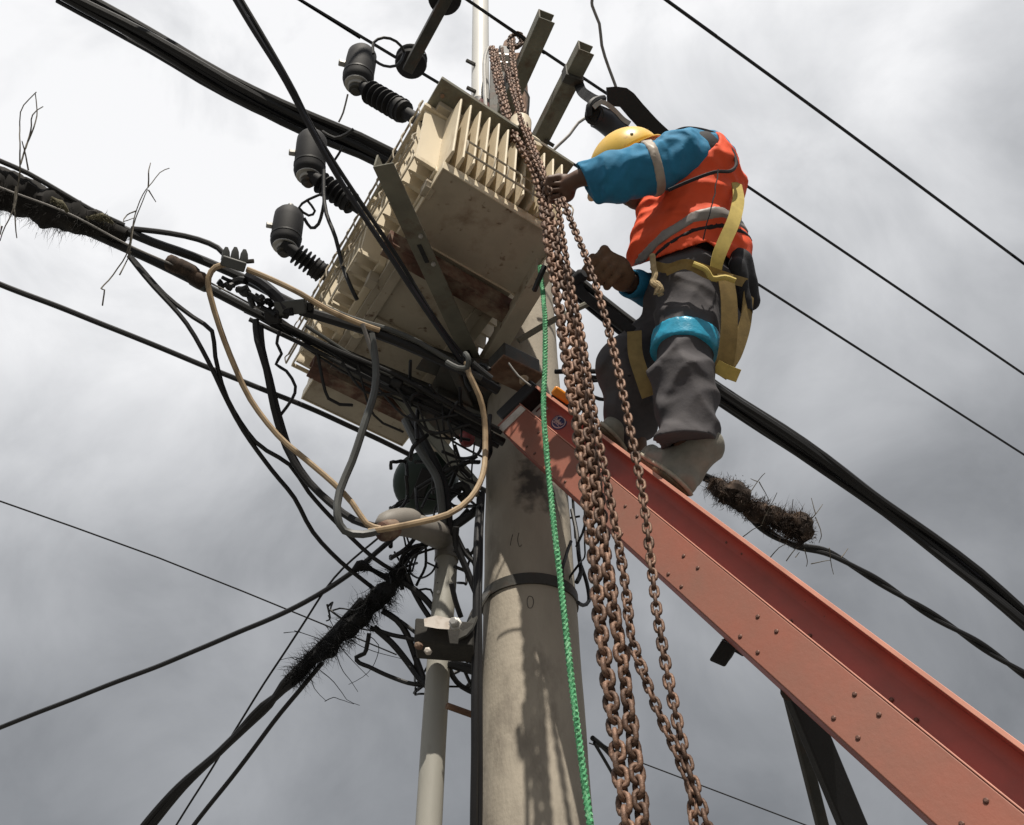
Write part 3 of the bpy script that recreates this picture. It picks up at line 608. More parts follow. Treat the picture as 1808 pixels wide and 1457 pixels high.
# ------------------------------------------------------------------ chains, link by link
def link_mesh(name, m, wire_r, inner_l, outer_w):
    hw = outer_w/2-wire_r; hl = (inner_l/2+wire_r)-0.0; st = max(hl-hw, 0); C = []
    for k in range(6): q = math.pi*k/5; C.append((hw*math.cos(q), st+hw*math.sin(q)))
    for k in range(6): q = math.pi+math.pi*k/5; C.append((hw*math.cos(q), -st+hw*math.sin(q)))
    n = len(C); sg = 6; V = []; F = []
    for i in range(n):
        a = Vector(C[i-1]); b = Vector(C[(i+1) % n]); t = (b-a).normalized(); nn = Vector((t.y, -t.x))
        for k in range(sg):
            q = 2*math.pi*(k+.5)/sg; V.append((C[i][0]+nn.x*wire_r*math.cos(q), wire_r*math.sin(q), C[i][1]+nn.y*wire_r*math.cos(q)))
    for i in range(n):
        for k in range(sg): F.append((i*sg+k, i*sg+(k+1) % sg, ((i+1) % n)*sg+(k+1) % sg, ((i+1) % n)*sg+k))
    me = bpy.data.meshes.new(name); me.from_pydata(V, [], F); me.materials.append(MATS[m]); me.shade_smooth(); return me
def chain(label, path, me, pitch, twist, group=None):
    S = spline(path, .006); seglen = np.linalg.norm(np.diff(S, axis=0), axis=1); cum = np.concatenate([[0], np.cumsum(seglen)])
    t_ = thing('chain', label, 'chain', S[0], group); n = int(cum[-1]/pitch); base = Vector(S[0])
    for i in range(n):
        q = [np.interp(i*pitch+dd, cum, S[:, k]) for dd in (-pitch*.45, pitch*.45) for k in range(3)]
        a, b = np.array(q[:3]), np.array(q[3:]); tg = Vector(nrm(b-a)); c = Vector((a+b)/2)
        x = Vector((1, 0, 0)); x = (x-tg*x.dot(tg)).normalized(); y = tg.cross(x)
        ang = twist+(math.pi/2 if i % 2 else 0)+random.uniform(-.34, .34); xx = x*math.cos(ang)+y*math.sin(ang); yy = tg.cross(xx)
        o = bpy.data.objects.new('link', me); COL.objects.link(o); o.parent = t_
        mw = Matrix(((xx.x, yy.x, tg.x, 0), (xx.y, yy.y, tg.y, 0), (xx.z, yy.z, tg.z, 0), (0, 0, 0, 1)))
        o.matrix_local = Matrix.Translation(c-base) @ mw @ Matrix.Scale(random.uniform(.95, 1.06), 4)
    return t_
heavy = link_mesh('link', 'chain_rust', .0062, .025, .037); thin = link_mesh('link', 'chain_rust', .0042, .021, .0255); small = link_mesh('link', 'chain_dark', .0040, .018, .024)
def cy(y): return float(np.interp(y, [60, 150, 330, 450, 700, 1457], [2.42, 2.22, 1.99, 1.94, 1.90, 1.88]))
def cpath(pts, off=0.0): return [PY(x, y, cy(y)+off) for x, y in pts]
chain('heavy rusty chain, left of the two heavy ones hanging before the pole', cpath([(868, 84), (873, 120), (884, 170), (903, 228), (940, 296), (958, 360), (968, 430), (980, 500), (994, 590), (1008, 680), (1022, 770), (1034, 860), (1045, 950), (1053, 1030), (1060, 1104), (1069, 1175), (1081, 1254), (1098, 1387), (1108, 1470), (1130, 1640)]), heavy, .0262, .5)
chain('heavy rusty chain, right of the two heavy ones hanging before the pole', cpath([(903, 74), (906, 110), (915, 170), (934, 240), (961, 318), (970, 372), (984, 440), (1001, 520), (1014, 600), (1028, 690), (1041, 770), (1052, 850), (1063, 930), (1075, 1020), (1085, 1087), (1098, 1158), (1110, 1250), (1125, 1367), (1137, 1470), (1160, 1640)], -.006), heavy, .0262, 1.1)
chain('short rusty chain strand closest to the white mast, above the fins', cpath([(876, 88), (885, 140), (897, 195), (920, 252), (950, 310), (962, 345), (965, 390)], .03), thin, .0215, .3)
chain('rusty chain strand running from the black hoist body to the reaching hand', cpath([(897, 122), (906, 165), (925, 228), (952, 296), (968, 330), (976, 346)], -.05), thin, .0215, .9)
chain('thin chain falling from the hand, joining the heavy chains, then swinging right', cpath([(984, 356), (992, 410), (1003, 474), (1016, 540), (1030, 610), (1042, 690), (1054, 760), (1067, 830), (1077, 880), (1087, 933), (1104, 1033), (1115, 1125), (1142, 1204), (1167, 1267), (1196, 1329), (1219, 1392), (1226, 1470), (1240, 1640)], -.04), thin, .0215, .7)
chain('thin single chain farthest right, passing before the knees of the worker', cpath([(993, 352), (1010, 395), (1036, 458), (1060, 530), (1084, 620), (1105, 720), (1124, 815), (1133, 862), (1146, 962), (1158, 1067), (1169, 1137), (1181, 1204), (1190, 1246), (1204, 1312), (1227, 1392), (1252, 1470), (1290, 1640)], -.05), thin, .0215, .2)
P = []
for k in range(46):
    q = k*.62; P.append(PY(908+11*math.cos(q)+k*.15, 74+11*math.sin(q)-k*.12, 2.44+.03*math.sin(q*.5)))
chain('knotted clump of chain at the very top beside the mast', P, small, .0195, .4)
chain('short dark chain loop beside the black hoist body', cpath([(886, 86), (890, 110), (899, 140), (909, 172), (920, 215), (935, 262)], -.02), small, .0195, .8)

# ------------------------------------------------------------------ green rope
RP = spline([PY(953, 470, 2.02), PY(957, 500, 2.02), PY(962, 560, 2.0), PY(962, 640, 2.0), PY(960, 720, 2.0), PY(965, 800, 2.0), PY(973, 880, 2.0), PY(982, 960, 2.0), PY(991, 1040, 2.0), PY(1001, 1130, 2.0), PY(1014, 1240, 2.0), PY(1028, 1350, 2.0), PY(1044, 1465, 2.0), PY(1070, 1640, 2.0)], .012)
rope = thing('rope', 'bright green braided rope hanging in front of the pole', 'rope', RP[0])
for k in range(3):
    V = []
    T = np.gradient(RP, axis=0); cum = np.concatenate([[0], np.cumsum(np.linalg.norm(np.diff(RP, axis=0), axis=1))])
    for p, tt, s in zip(RP, T, cum):
        tt = nrm(tt); a = nrm(np.cross(tt, [0, 1, 0])); b_ = np.cross(tt, a); q = s*170+k*2.094; V.append(p+(a*math.cos(q)+b_*math.sin(q))*.0042)
    MB().tube(V, .0052, 6).build('strand', 'green_rope', rope)
MB().tube(spline([W(962, 470, 3.05), W(953, 490, 3.05), W(944, 512, 3.1)], .01), .010, 6).build('rope_tie', 'black_rubber', rope)
# ------------------------------------------------------------------ cables
# three level primary conductors overhead
wire('power_line', 'long overhead conductor crossing behind the crossarms and the worker shoulder', 'power line', None, 2.6, world=[HZ(760, -45, 6.5), HZ(872, 32, 6.5), HZ(1060, 158, 6.5), HZ(1300, 316, 6.5), HZ(1808, 661, 6.5), HZ(1960, 768, 6.5)], seg=6, step=.4, group='overhead conductors')
wire('power_line', 'lowest overhead conductor passing behind the worker hips', 'power line', None, 2.6, world=[HZ(450, -50, 6.8), HZ(530, 0, 6.8), HZ(830, 180, 6.8), HZ(960, 256, 6.8), HZ(1340, 503, 6.8), HZ(1808, 803, 6.8), HZ(1960, 900, 6.8)], seg=6, step=.4, group='overhead conductors')
wire('power_line', 'topmost overhead conductor across the upper right sky', 'power line', None, 2.8, world=[HZ(1100, -55, 6.5), HZ(1176, 0, 6.5), HZ(1480, 222, 6.5), HZ(1808, 466, 6.5), HZ(1960, 580, 6.5)], seg=6, step=.4, group='overhead conductors')
# thick bundle running behind the transformer and the worker
def zb_(x): return float(np.interp(x, [0, 300, 690, 920, 1270, 1808], [4.7, 4.8, 5.0, 5.1, 4.9, 4.7]))
bundle = [(100, -22), (260, 62), (400, 145), (545, 218), (690, 286), (920, 432), (1100, 568), (1270, 690), (1420, 790), (1560, 895), (1690, 995), (1808, 1092), (1900, 1170)]
offs = [(-13, 0, 6.5), (-6, .02, 7), (1, -.02, 7.5), (8, .01, 6.5), (14, -.01, 6), (19, .02, 4)]
names = ['uppermost', 'second', 'third', 'fourth', 'fifth', 'lowest thin']
for i, (dy, dz, r) in enumerate(offs):
    pts = []
    for k, (x, y) in enumerate(bundle):
        tw = 5*math.sin(k*1.1+i*1.3); pinch = .55 if x in (1560,) else 1.0
        if x > 1200: pinch *= .85
        pts.append((x, y+dy*1.15*pinch+tw, zb_(x)+dz+.02*math.cos(k*1.1+i)))
    wire('bundled_cable', '%s cable of the thick black bundle passing behind transformer and worker' % names[i], 'cable', pts, r, 'navy_cable' if i % 2 else 'black_rubber', group='thick cable bundle', step=.12)
# doubled cable crossing in front of the transformer
wire('service_cable', 'left of two dark cables slanting from the top edge across the transformer', 'cable', [(404, -20, 3.1), (452, 60, 3.12), (505, 145, 3.15), (548, 225, 3.2), (590, 300, 3.25), (640, 378, 3.3), (700, 470, 3.35), (760, 560, 3.4), (815, 640, 3.45), (850, 700, 3.5)], 5, 'navy_cable')
wire('service_cable', 'right of two dark cables slanting from the top edge across the transformer', 'cable', [(414, -20, 3.12), (470, 75, 3.13), (522, 165, 3.16), (552, 225, 3.22), (597, 297, 3.27), (650, 376, 3.32), (712, 470, 3.37), (775, 572, 3.42), (835, 648, 3.48), (872, 690, 3.52)], 4, 'black_rubber')
# left trunk
wire('trunk_cable', 'main black trunk cable from the left edge to the pole', 'cable', [(-60, 318, 3.15), (0, 343, 3.18), (110, 388, 3.22), (220, 437, 3.26), (330, 490, 3.3), (440, 548, 3.34), (560, 606, 3.38), (680, 668, 3.42), (790, 728, 3.47), (890, 782, 3.52)], 8)
wire('trunk_cable', 'thin grey wire standing in for highlights along the left trunk cable', 'cable', [(-60, 300, 3.1), (0, 332, 3.12), (110, 372, 3.16), (220, 430, 3.2), (330, 478, 3.24), (440, 536, 3.28), (540, 590, 3.31)], 1.8, 'wire_grey')  # highlight on the trunk cable, drawn as a grey wire
wire('trunk_cable', 'thin black cable just under the trunk, right of the black box', 'cable', [(440, 563, 3.32), (560, 620, 3.36), (680, 684, 3.4), (790, 740, 3.45), (880, 790, 3.5)], 4)
wire('trunk_cable', 'middle thin cable of the strands beneath the transformer', 'cable', [(500, 572, 3.33), (600, 622, 3.36), (690, 658, 3.4), (790, 712, 3.44), (885, 764, 3.5)], 4)
wire('trunk_cable', 'highest thin cable of the strands beneath the transformer', 'cable', [(540, 575, 3.35), (640, 640, 3.4), (720, 676, 3.42), (810, 724, 3.46), (880, 756, 3.5)], 3.2, 'grey_cable')
wire('trunk_cable', 'upper black cable leaving the hairy trunk towards the grey clamp', 'cable', [(232, 405, 3.26), (300, 412, 3.27), (350, 422, 3.27), (385, 437, 3.26), (402, 458, 3.25)], 5)
wire('trunk_cable', 'sagging black cable between hairy trunk and black box', 'cable', [(200, 398, 3.25), (270, 428, 3.27), (340, 452, 3.28), (410, 482, 3.3), (470, 512, 3.31), (525, 540, 3.31)], 8)
wire('trunk_cable', 'thin black cable on top of the hairy trunk at the left edge', 'cable', [(-50, 262, 3.15), (0, 284, 3.16), (50, 306, 3.18), (105, 338, 3.2), (160, 370, 3.22), (220, 398, 3.25)], 4.5)
wire('trunk_cable', 'thick black cable from the black box to the pole', 'cable', [(530, 548, 3.3), (580, 562, 3.32), (640, 580, 3.35), (700, 602, 3.38), (760, 628, 3.42), (820, 655, 3.46), (880, 690, 3.5)], 9)
wire('trunk_cable', 'scuffed grey cable lying above the thick cable to the pole', 'cable', [(545, 530, 3.32), (620, 562, 3.35), (690, 584, 3.36), (740, 606, 3.39), (800, 640, 3.42), (850, 668, 3.46)], 5, 'grey_cable')
wire('trunk_cable', 'black cable ending in a pale tape tail under the angle beam', 'cable', [(640, 572, 3.3), (655, 620, 3.3), (663, 650, 3.3), (668, 664, 3.3)], 4, 'wire_grey')
wire('low_line', 'straight black line from the left edge passing under the transformer', 'cable', [(-60, 476, 3.9), (0, 502, 3.95), (180, 572, 4.1), (400, 662, 4.3), (560, 726, 4.45), (750, 815, 4.6), (860, 868, 4.7)], 4.8)
wire('far_line', 'very thin distant wire in the lower left sky', 'cable', [(-60, 862, 9), (0, 885, 9), (280, 985, 9.5), (560, 1098, 10), (700, 1156, 10.4)], 1.5, step=.6, seg=5)
wire('far_line', 'very thin distant wire in the lower right sky', 'cable', [(1040, 1312, 10), (1130, 1346, 10), (1420, 1456, 9.6), (1520, 1496, 9.5)], 1.3, step=.6, seg=5)
wire('guy_cable', 'twisted black cable rising from the left edge to the mossy clump', 'cable', [(-60, 1308, 3.9), (0, 1285, 3.85), (160, 1222, 3.75), (300, 1168, 3.65), (420, 1118, 3.55), (540, 1062, 3.45), (620, 1012, 3.4), (680, 962, 3.36), (730, 920, 3.35)], 4.4)
wire('guy_cable', 'thin black cable beside it, climbing steeply past the mossy clump', 'cable', [(300, 1475, 3.6), (372, 1360, 3.55), (455, 1225, 3.5), (530, 1110, 3.45), (590, 1020, 3.42), (668, 950, 3.4), (700, 925, 3.4)], 2.0)
for i, (dx, r) in enumerate(((-8, 6.5), (2, 7), (9, 5))):
    wire('drop_cable', '%s of the three twisted thick cables leaving the bottom edge at left' % ('left', 'middle', 'right')[i], 'cable', [(232+dx, 1500, 3.5), (262+dx, 1457, 3.48), (320+dx*.6, 1390, 3.45), (380+dx*.2, 1335, 3.42), (430-dx*.4, 1285, 3.4), (470-dx*.8, 1245, 3.38), (508+dx, 1208, 3.36), (545+dx, 1170, 3.34), (640, 1060, 3.3)], r, group='twisted drop cables')
wire('drop_cable', 'separate black cable right of the twisted three at the bottom left', 'cable', [(300, 1515, 3.4), (342, 1457, 3.4), (420, 1358, 3.38), (480, 1278, 3.36), (525, 1225, 3.35), (570, 1170, 3.34)], 4.2)
# loops hanging left
wire('loose_cable', 'outer thin black loop cable hanging from the hairy trunk', 'cable', [(228, 452, 3.22), (270, 505, 3.2), (330, 572, 3.18), (368, 640, 3.18), (392, 690, 3.18), (430, 760, 3.2), (480, 830, 3.22), (520, 880, 3.24), (552, 940, 3.26), (600, 992, 3.3), (660, 1040, 3.34)], 4)
wire('loose_cable', 'inner thin black loop cable hanging from the hairy trunk', 'cable', [(232, 455, 3.23), (290, 520, 3.21), (340, 560, 3.2), (374, 585, 3.19), (380, 630, 3.19), (402, 705, 3.2), (452, 780, 3.21), (512, 820, 3.22), (545, 868, 3.24), (600, 930, 3.27), (660, 985, 3.3), (720, 1020, 3.33)], 4)
wire('loose_cable', 'thick black cable dropping from the black box to the weatherhead', 'cable', [(452, 565, 3.27), (455, 600, 3.25), (470, 650, 3.23), (484, 720, 3.22), (505, 790, 3.2), (535, 840, 3.18), (580, 885, 3.15), (625, 918, 3.1), (662, 930, 3.06)], 6.5)
wire('loose_cable', 'second black cable dropping from the black box to the weatherhead', 'cable', [(462, 575, 3.28), (466, 615, 3.26), (480, 670, 3.24), (494, 735, 3.23), (515, 800, 3.21), (548, 850, 3.19), (590, 890, 3.15), (630, 922, 3.11), (664, 934, 3.07)], 4)
wire('loose_cable', 'crinkled thin black wire curling under the black box', 'wire', [(494, 585, 3.28), (489, 607, 3.28), (497, 625, 3.28), (487, 643, 3.28), (505, 655, 3.27), (521, 682, 3.27), (515, 705, 3.27), (496, 732, 3.26)], 2.8)
wire('tan_cable', 'long tan cable looping from the grey clamp to the weatherhead', 'cable', [(402, 466, 3.22), (380, 472, 3.21), (368, 490, 3.2), (370, 520, 3.19), (388, 580, 3.18), (415, 650, 3.17), (442, 706, 3.16), (490, 768, 3.14), (540, 812, 3.12), (590, 855, 3.1), (622, 888, 3.08), (648, 925, 3.05), (672, 934, 3.05)], 5.4, 'tan_cable')
wire('tan_cable', 'tan cable running from the grey clamp over the black box', 'cable', [(436, 476, 3.24), (480, 494, 3.25), (530, 518, 3.26), (580, 548, 3.28), (630, 570, 3.31), (670, 584, 3.34)], 5, 'tan_cable')
wire('tan_cable', 'tan cable curving from the weatherhead up to the platform', 'cable', [(652, 938, 3.02), (690, 932, 3.0), (740, 922, 3.0), (790, 908, 3.03), (830, 880, 3.1), (852, 840, 3.2), (857, 790, 3.3), (855, 740, 3.35), (846, 700, 3.36), (830, 664, 3.38), (824, 640, 3.4)], 5.4, 'tan_cable')
wire('grey_cable', 'grey flexible cable looping from transformer underside to weatherhead', 'cable', [(656, 590, 3.32), (664, 640, 3.28), (662, 690, 3.22), (645, 745, 3.16), (622, 815, 3.1), (600, 868, 3.05), (595, 910, 3.0), (608, 938, 2.99), (640, 944, 2.99), (668, 938, 3.02)], 7, 'grey_cable')
# jumpers at the bushings
wire('jumper', 'looping jumper wire beside the topmost canister', 'wire', [(660, 95, 3.95), (660, 76, 3.98), (678, 67, 4.0), (700, 74, 4.05), (714, 94, 4.1), (700, 116, 4.05), (678, 116, 4.0), (664, 108, 3.95)], 2.6)
wire('jumper', 'thin wire twig hanging under the topmost canister', 'wire', [(614, 166, 3.9), (606, 198, 3.9), (598, 215, 3.9)], 1.6, 'wire_grey')
wire('jumper', 'kinked jumper wire between the middle and lowest canisters', 'wire', [(575, 340, 4.1), (545, 352, 4.1), (528, 366, 4.1), (545, 380, 4.12), (556, 372, 4.12), (541, 352, 4.12)], 2.4)
wire('jumper', 'black jumper from the middle canister down to the drain valve', 'wire', [(572, 300, 4.1), (572, 340, 4.05), (576, 378, 4.0), (592, 420, 3.95), (606, 470, 3.9), (622, 510, 3.85), (632, 530, 3.85)], 3.6)
wire('jumper', 'brown jumper stub at the lowest canister', 'wire', [(536, 385, 4.3), (548, 402, 4.3), (562, 395, 4.25), (572, 360, 4.15), (574, 330, 4.1)], 3, 'black_rubber')
wire('tie_wire', 'short dark tie wire crossing the thick bundle near the middle canister', 'wire', [(568, 232, 4.4), (590, 244, 4.4), (610, 238, 4.4), (624, 228, 4.4)], 3)
wire('tie_wire', 'short dangling tie wire below the thick bundle', 'wire', [(606, 258, 4.4), (598, 272, 4.4), (590, 284, 4.4)], 2.2)
wire('loose_wire', 'pale crinkled wire hanging from the top edge to the black splice', 'wire', [(1048, -20, 4.6), (1046, 10, 4.6), (1058, 42, 4.6), (1062, 80, 4.6), (1074, 118, 4.6), (1086, 150, 4.6), (1092, 172, 4.6)], 2.8, 'wire_grey')
wire('loose_wire', 'grey wire bending from the black splice down to the chains', 'wire', [(1040, 205, 4.5), (1022, 216, 4.45), (1006, 238, 4.4), (985, 258, 4.35), (960, 282, 4.3)], 2.8, 'wire_grey')
wire('loose_wire', 'thin pale wire beside the rusty bracket', 'wire', [(926, 158, 4.7), (934, 172, 4.7), (931, 205, 4.7), (930, 240, 4.7)], 2, 'wire_grey')
wire('stub_bar', 'short dark bar below the clamped crossarm', 'bar', [(962, 248, 5.2), (978, 258, 5.2)], 3.5, 'dark_steel')
# splice at the worker helmet
sp = thing('cable_splice', 'black taped cable splice with silvery ribbons above the helmet', 'splice', W(1080, 215, 4.3))
MB().tube(spline([W(1052, 205, 4.2), W(1066, 212, 4.22), W(1085, 228, 4.3), (W(1110, 250, 4.4))], .02), [.05]*2+[.052]*(len(spline([W(1052, 205, 4.2), W(1066, 212, 4.22), W(1085, 228, 4.3), (W(1110, 250, 4.4))], .02))-2), 16).build('splice_body', 'navy_cable', sp)
MB().lathe(W(1050, 203, 4.18), W(1044, 200, 4.1)-W(1060, 208, 4.2), [(0, .045), (.006, .045), (.007, .03), (-.004, .028)], 16).build('end_ring', 'polymer', sp)
MB().ribbon(spline([W(1072, 172, 4.3), W(1100, 172, 4.32), W(1122, 195, 4.38), (W(1150, 225, 4.45)), W(1175, 248, 4.5)], .03), -ray(1100, 190), .085, .012).build('black_sleeve', 'black_rubber', sp)
MB().ribbon(spline([W(1048, 190, 4.15), W(1062, 180, 4.17), W(1080, 190, 4.2), W(1100, 210, 4.25), (W(1112, 218, 4.3))], .02), -ray(1080, 190), .02, .004).build('foil_ribbon', 'galvanised', sp)
MB().tube(spline([W(1040, 205, 4.16), W(1041, 188, 4.16), W(1050, 178, 4.18), W(1066, 174, 4.22)], .02), .016, 8).build('cable_end', 'black_rubber', sp)
MB().ribbon(spline([W(1022, 148, 5.0), W(1028, 162, 4.8), W(1044, 174, 4.5), (W(1056, 180, 4.3))], .03), -ray(1040, 165), .05, .02).build('black_lead', 'black_rubber', sp)
# left connectors
gc = thing('cable_clamp', 'grey finned cable clamp where the tan cables meet', 'clamp', W(412, 470, 3.22))
MB().cbox(W(412, 466, 3.22), nrm(W(440, 474, 3.22)-W(390, 458, 3.22)), nrm(-ray(412, 466)), nrm(np.cross(W(440, 474, 3.22)-W(390, 458, 3.22), -ray(412, 466))), .085, .04, .035).build('clamp_body', 'grey_cable', gc, bevel=.005)
for x, y in ((398, 446), (414, 446), (430, 450)):
    MB().lathe(W(x, y+14, 3.22), W(x+2, y-10, 3.22)-W(x, y+14, 3.22), [(0, .016), (.03, .012), (.045, .005)], 8).build('clamp_fin', 'grey_cable', gc)
MB().tube([W(436, 462, 3.22), W(448, 461, 3.22)], .008, 6).build('clamp_bolt', 'dark_steel', gc)
bb = thing('junction_box', 'flat black junction box on the trunk cable left of the transformer', 'junction box', W(515, 545, 3.3))
e1 = nrm(W(545, 540, 3.28)-W(490, 545, 3.28)); e2 = nrm(np.cross(e1, ray(515, 545))); e3 = np.cross(e1, e2)
MB().cbox(W(514, 543, 3.28), e1, e2, e3, .105, .05, .055).build('box', 'grey_cable', bb, bevel=.006); MB().cbox(W(548, 541, 3.29), e1, e2, e3, .02, .03, .03).build('gland', 'black_rubber', bb, bevel=.004)
MB().cbox(W(482, 560, 3.27), e1, e2, e3, .05, .045, .04).build('bracket', 'black_rubber', bb, bevel=.006)
bl = thing('splice_clump', 'lumpy black splice cluster between grey clamp and black box', 'splice', W(440, 520, 3.28))
for i in range(16):
    x = 385+i*7; y = 490+i*4.2+random.uniform(-10, 10)
    a = W(x, y, 3.27+random.uniform(-.03, .03)); b_ = W(x+random.uniform(5, 26), y+random.uniform(-8, 16), 3.27+random.uniform(-.03, .03))
    MB().tube(spline([a, (a+b_)/2+np.array([0, 0, random.uniform(-.01, .01)]), b_], .01), random.uniform(.006, .015), 7).build('splice_lump', 'black_rubber', bl)
wb = MB().tube(spline([W(436, 488, 3.29), W(460, 500, 3.28), W(490, 525, 3.27), W(505, 545, 3.27)], .02), .02, 8).build('splice_sleeve', 'navy_cable', bl)
tube2 = spline([W(300, 463, 3.26), W(330, 478, 3.26), (W(362, 500, 3.27))], .01)
ss = MB().tube(wob(tube2, .008, 40), .028, 10).build('splice_sleeve', 'moss', origin=tube2[0]); tag(ss, 'lumpy brown splice sleeve on the trunk before the tan loop', 'splice')
# tangle beside the pole
TG = [('black cable diving behind the conduit top', [(690, 1015, 3.4), (720, 985, 3.4), (745, 965, 3.4), (762, 955, 3.42)], 6),
      ('black cable looping over the mossy clump top', [(712, 1040, 3.38), (708, 1000, 3.38), (716, 975, 3.38), (736, 964, 3.38), (756, 962, 3.4)], 4),
      ('black cable from the clump top to the block, left strand', [(718, 1012, 3.3), (728, 1040, 3.3), (744, 1070, 3.28), (760, 1094, 3.26)], 5),
      ('black cable from the clump top to the block, right strand', [(712, 1028, 3.3), (740, 1048, 3.28), (758, 1066, 3.27), (770, 1082, 3.25)], 6),
      ('thin black pigtail beside the conduit elbow', [(752, 966, 3.35), (752, 1000, 3.35), (742, 1020, 3.35), (735, 1034, 3.35)], 2.5),
      ('black cable arcing from the clump to the bracket block', [(676, 1080, 3.3), (700, 1095, 3.28), (718, 1120, 3.27), (735, 1165, 3.25), (752, 1210, 3.2)], 6),
      ('black cable from the clump passing below the bracket', [(660, 1108, 3.3), (690, 1135, 3.28), (715, 1165, 3.26), (738, 1195, 3.22), (758, 1215, 3.18)], 6),
      ('thin black cable from clump straight to the block', [(655, 1108, 3.3), (690, 1120, 3.28), (720, 1126, 3.26), (745, 1132, 3.24)], 4),
      ('upper thin cable from clump to the block', [(680, 1082, 3.3), (708, 1098, 3.28), (735, 1118, 3.25)], 3.5),
      ('gnarled black cable hanging in a hook under the clump', [(652, 1118, 3.3), (648, 1140, 3.29), (643, 1155, 3.28), (628, 1162, 3.27), (634, 1172, 3.26), (650, 1178, 3.25), (680, 1192, 3.24), (720, 1206, 3.22), (752, 1210, 3.2)], 4),
      ('black cable down between conduit and pole, left strand', [(806, 930, 3.3), (806, 960, 3.3), (822, 1000, 3.28), (838, 1040, 3.25), (846, 1060, 3.2)], 6),
      ('black cable down between conduit and pole, right strand', [(806, 945, 3.32), (822, 978, 3.3), (845, 1000, 3.28)], 4.5),
      ('thin black cable crossing near the pole edge', [(812, 955, 3.34), (828, 985, 3.3), (846, 996, 3.28)], 3),
      ('thin upright wire between conduit and pole', [(844, 955, 3.3), (832, 980, 3.3), (824, 1008, 3.3)], 2.2),
      ('black cable behind conduit above the bracket', [(796, 1030, 3.1), (802, 1060, 3.1), (812, 1090, 3.1)], 5),
      ('black cable curving below the bracket to the pole', [(790, 1170, 3.1), (800, 1195, 3.1), (815, 1212, 3.08), (838, 1224, 3.05)], 5),
      ('thin wire across under the bracket', [(790, 1212, 3.1), (838, 1212, 3.05)], 2),
      ('black strap across the gap right of the bracket', [(796, 1170, 3.1), (838, 1182, 3.05)], 9),
      ('thin black stay across the gap under the red cap', [(780, 848, 3.6), (812, 826, 3.6), (842, 806, 3.6)], 3),
      ('thin black wire below the red cap', [(803, 785, 3.55), (812, 812, 3.55), (818, 828, 3.55)], 3),
      ('black cable bundle entering behind the elbow', [(800, 930, 3.4), (822, 915, 3.42), (842, 900, 3.45)], 8),
      ('grey cable falling beside the brace into the elbow', [(715, 742, 3.6), (740, 790, 3.5), (770, 840, 3.42), (778, 880, 3.38), (782, 930, 3.35)], 7),
      ('dark cable falling beside it towards the elbow', [(726, 735, 3.62), (755, 790, 3.52), (782, 850, 3.45), (790, 900, 3.4), (792, 945, 3.36)], 8),
      ('black lump of wiring behind the tan curve', [(786, 880, 3.5), (802, 868, 3.5), (815, 858, 3.5), (826, 870, 3.5), (812, 884, 3.5)], 9),
      ('black cable tight along the left edge of the pole', [(846, 880, 3.45), (842, 960, 3.25), (840, 1060, 3.1), (838, 1180, 2.98), (838, 1300, 2.88), (836, 1480, 2.76)], 6.5),
      ('second black cable along the left edge of the pole', [(852, 870, 3.47), (848, 960, 3.3), (846, 1060, 3.12), (846, 1180, 3.0), (846, 1300, 2.9), (845, 1480, 2.78)], 6),
      ('black wire loop at the right edge of the pole, upper', [(1010, 900, 3.6), (1018, 940, 3.5), (1022, 980, 3.4), (1026, 1010, 3.35), (1018, 1028, 3.3)], 4),
      ('black wire loop at the right edge of the pole, lower', [(1026, 1000, 3.4), (1036, 1030, 3.35), (1040, 1060, 3.3), (1030, 1068, 3.25), (1022, 1064, 3.2)], 3.5),
      ('thin upright wire behind the heavy chains', [(1012, 880, 3.7), (1016, 950, 3.6)], 2.5),
      ('thin wire crossing behind the heavy chains', [(1006, 915, 3.7), (1024, 912, 3.7)], 2),
      ('upper black cable from the pole to the right, low down', [(1046, 1304, 3.0), (1070, 1325, 3.05), (1095, 1352, 3.1), (1112, 1362, 3.1)], 4.5),
      ('lower black cable from the pole to the right, low down', [(1048, 1312, 3.0), (1068, 1345, 3.05), (1088, 1380, 3.1), (1100, 1410, 3.1)], 3),
      ('thin black cable from the pole to the right, low down', [(1046, 1302, 3.0), (1078, 1322, 3.05), (1110, 1330, 3.1)], 2),
      ('upper black cable crossing behind the knees of the worker', [(980, 655, 3.75), (1030, 655, 3.7), (1070, 657, 3.65), (1112, 664, 3.6)], 4.5),
      ('lower black cable crossing behind the knees of the worker', [(1030, 664, 3.72), (1070, 668, 3.66), (1112, 674, 3.62)], 3.5),
      ('black wire ring near the boot knee', [(1040, 672, 3.7), (1068, 672, 3.7), (1076, 690, 3.7), (1068, 706, 3.7), (1046, 700, 3.7)], 3.5),
      ('pale loose wire end over the boom tip', [(898, 642, 3.3), (915, 664, 3.28), (938, 682, 3.26)], 1.8),
      ('black loop of tape at the angle beam foot', [(788, 640, 3.32), (808, 650, 3.3), (824, 648, 3.3), (826, 632, 3.3), (820, 624, 3.32)], 5),
      ('black cable end poking past the platform', [(835, 640, 3.3), (852, 655, 3.3), (868, 668, 3.3)], 5)]
for lab, pts, r in TG:
    m_ = 'wire_grey' if 'pale' in lab else 'grey_cable' if lab.startswith('grey') or 'tape' in lab else 'black_rubber'
    wire('tangled_cable', lab, 'cable', pts, r, m_, group='tangle of cables round the pole', step=.02, wobble=.004)
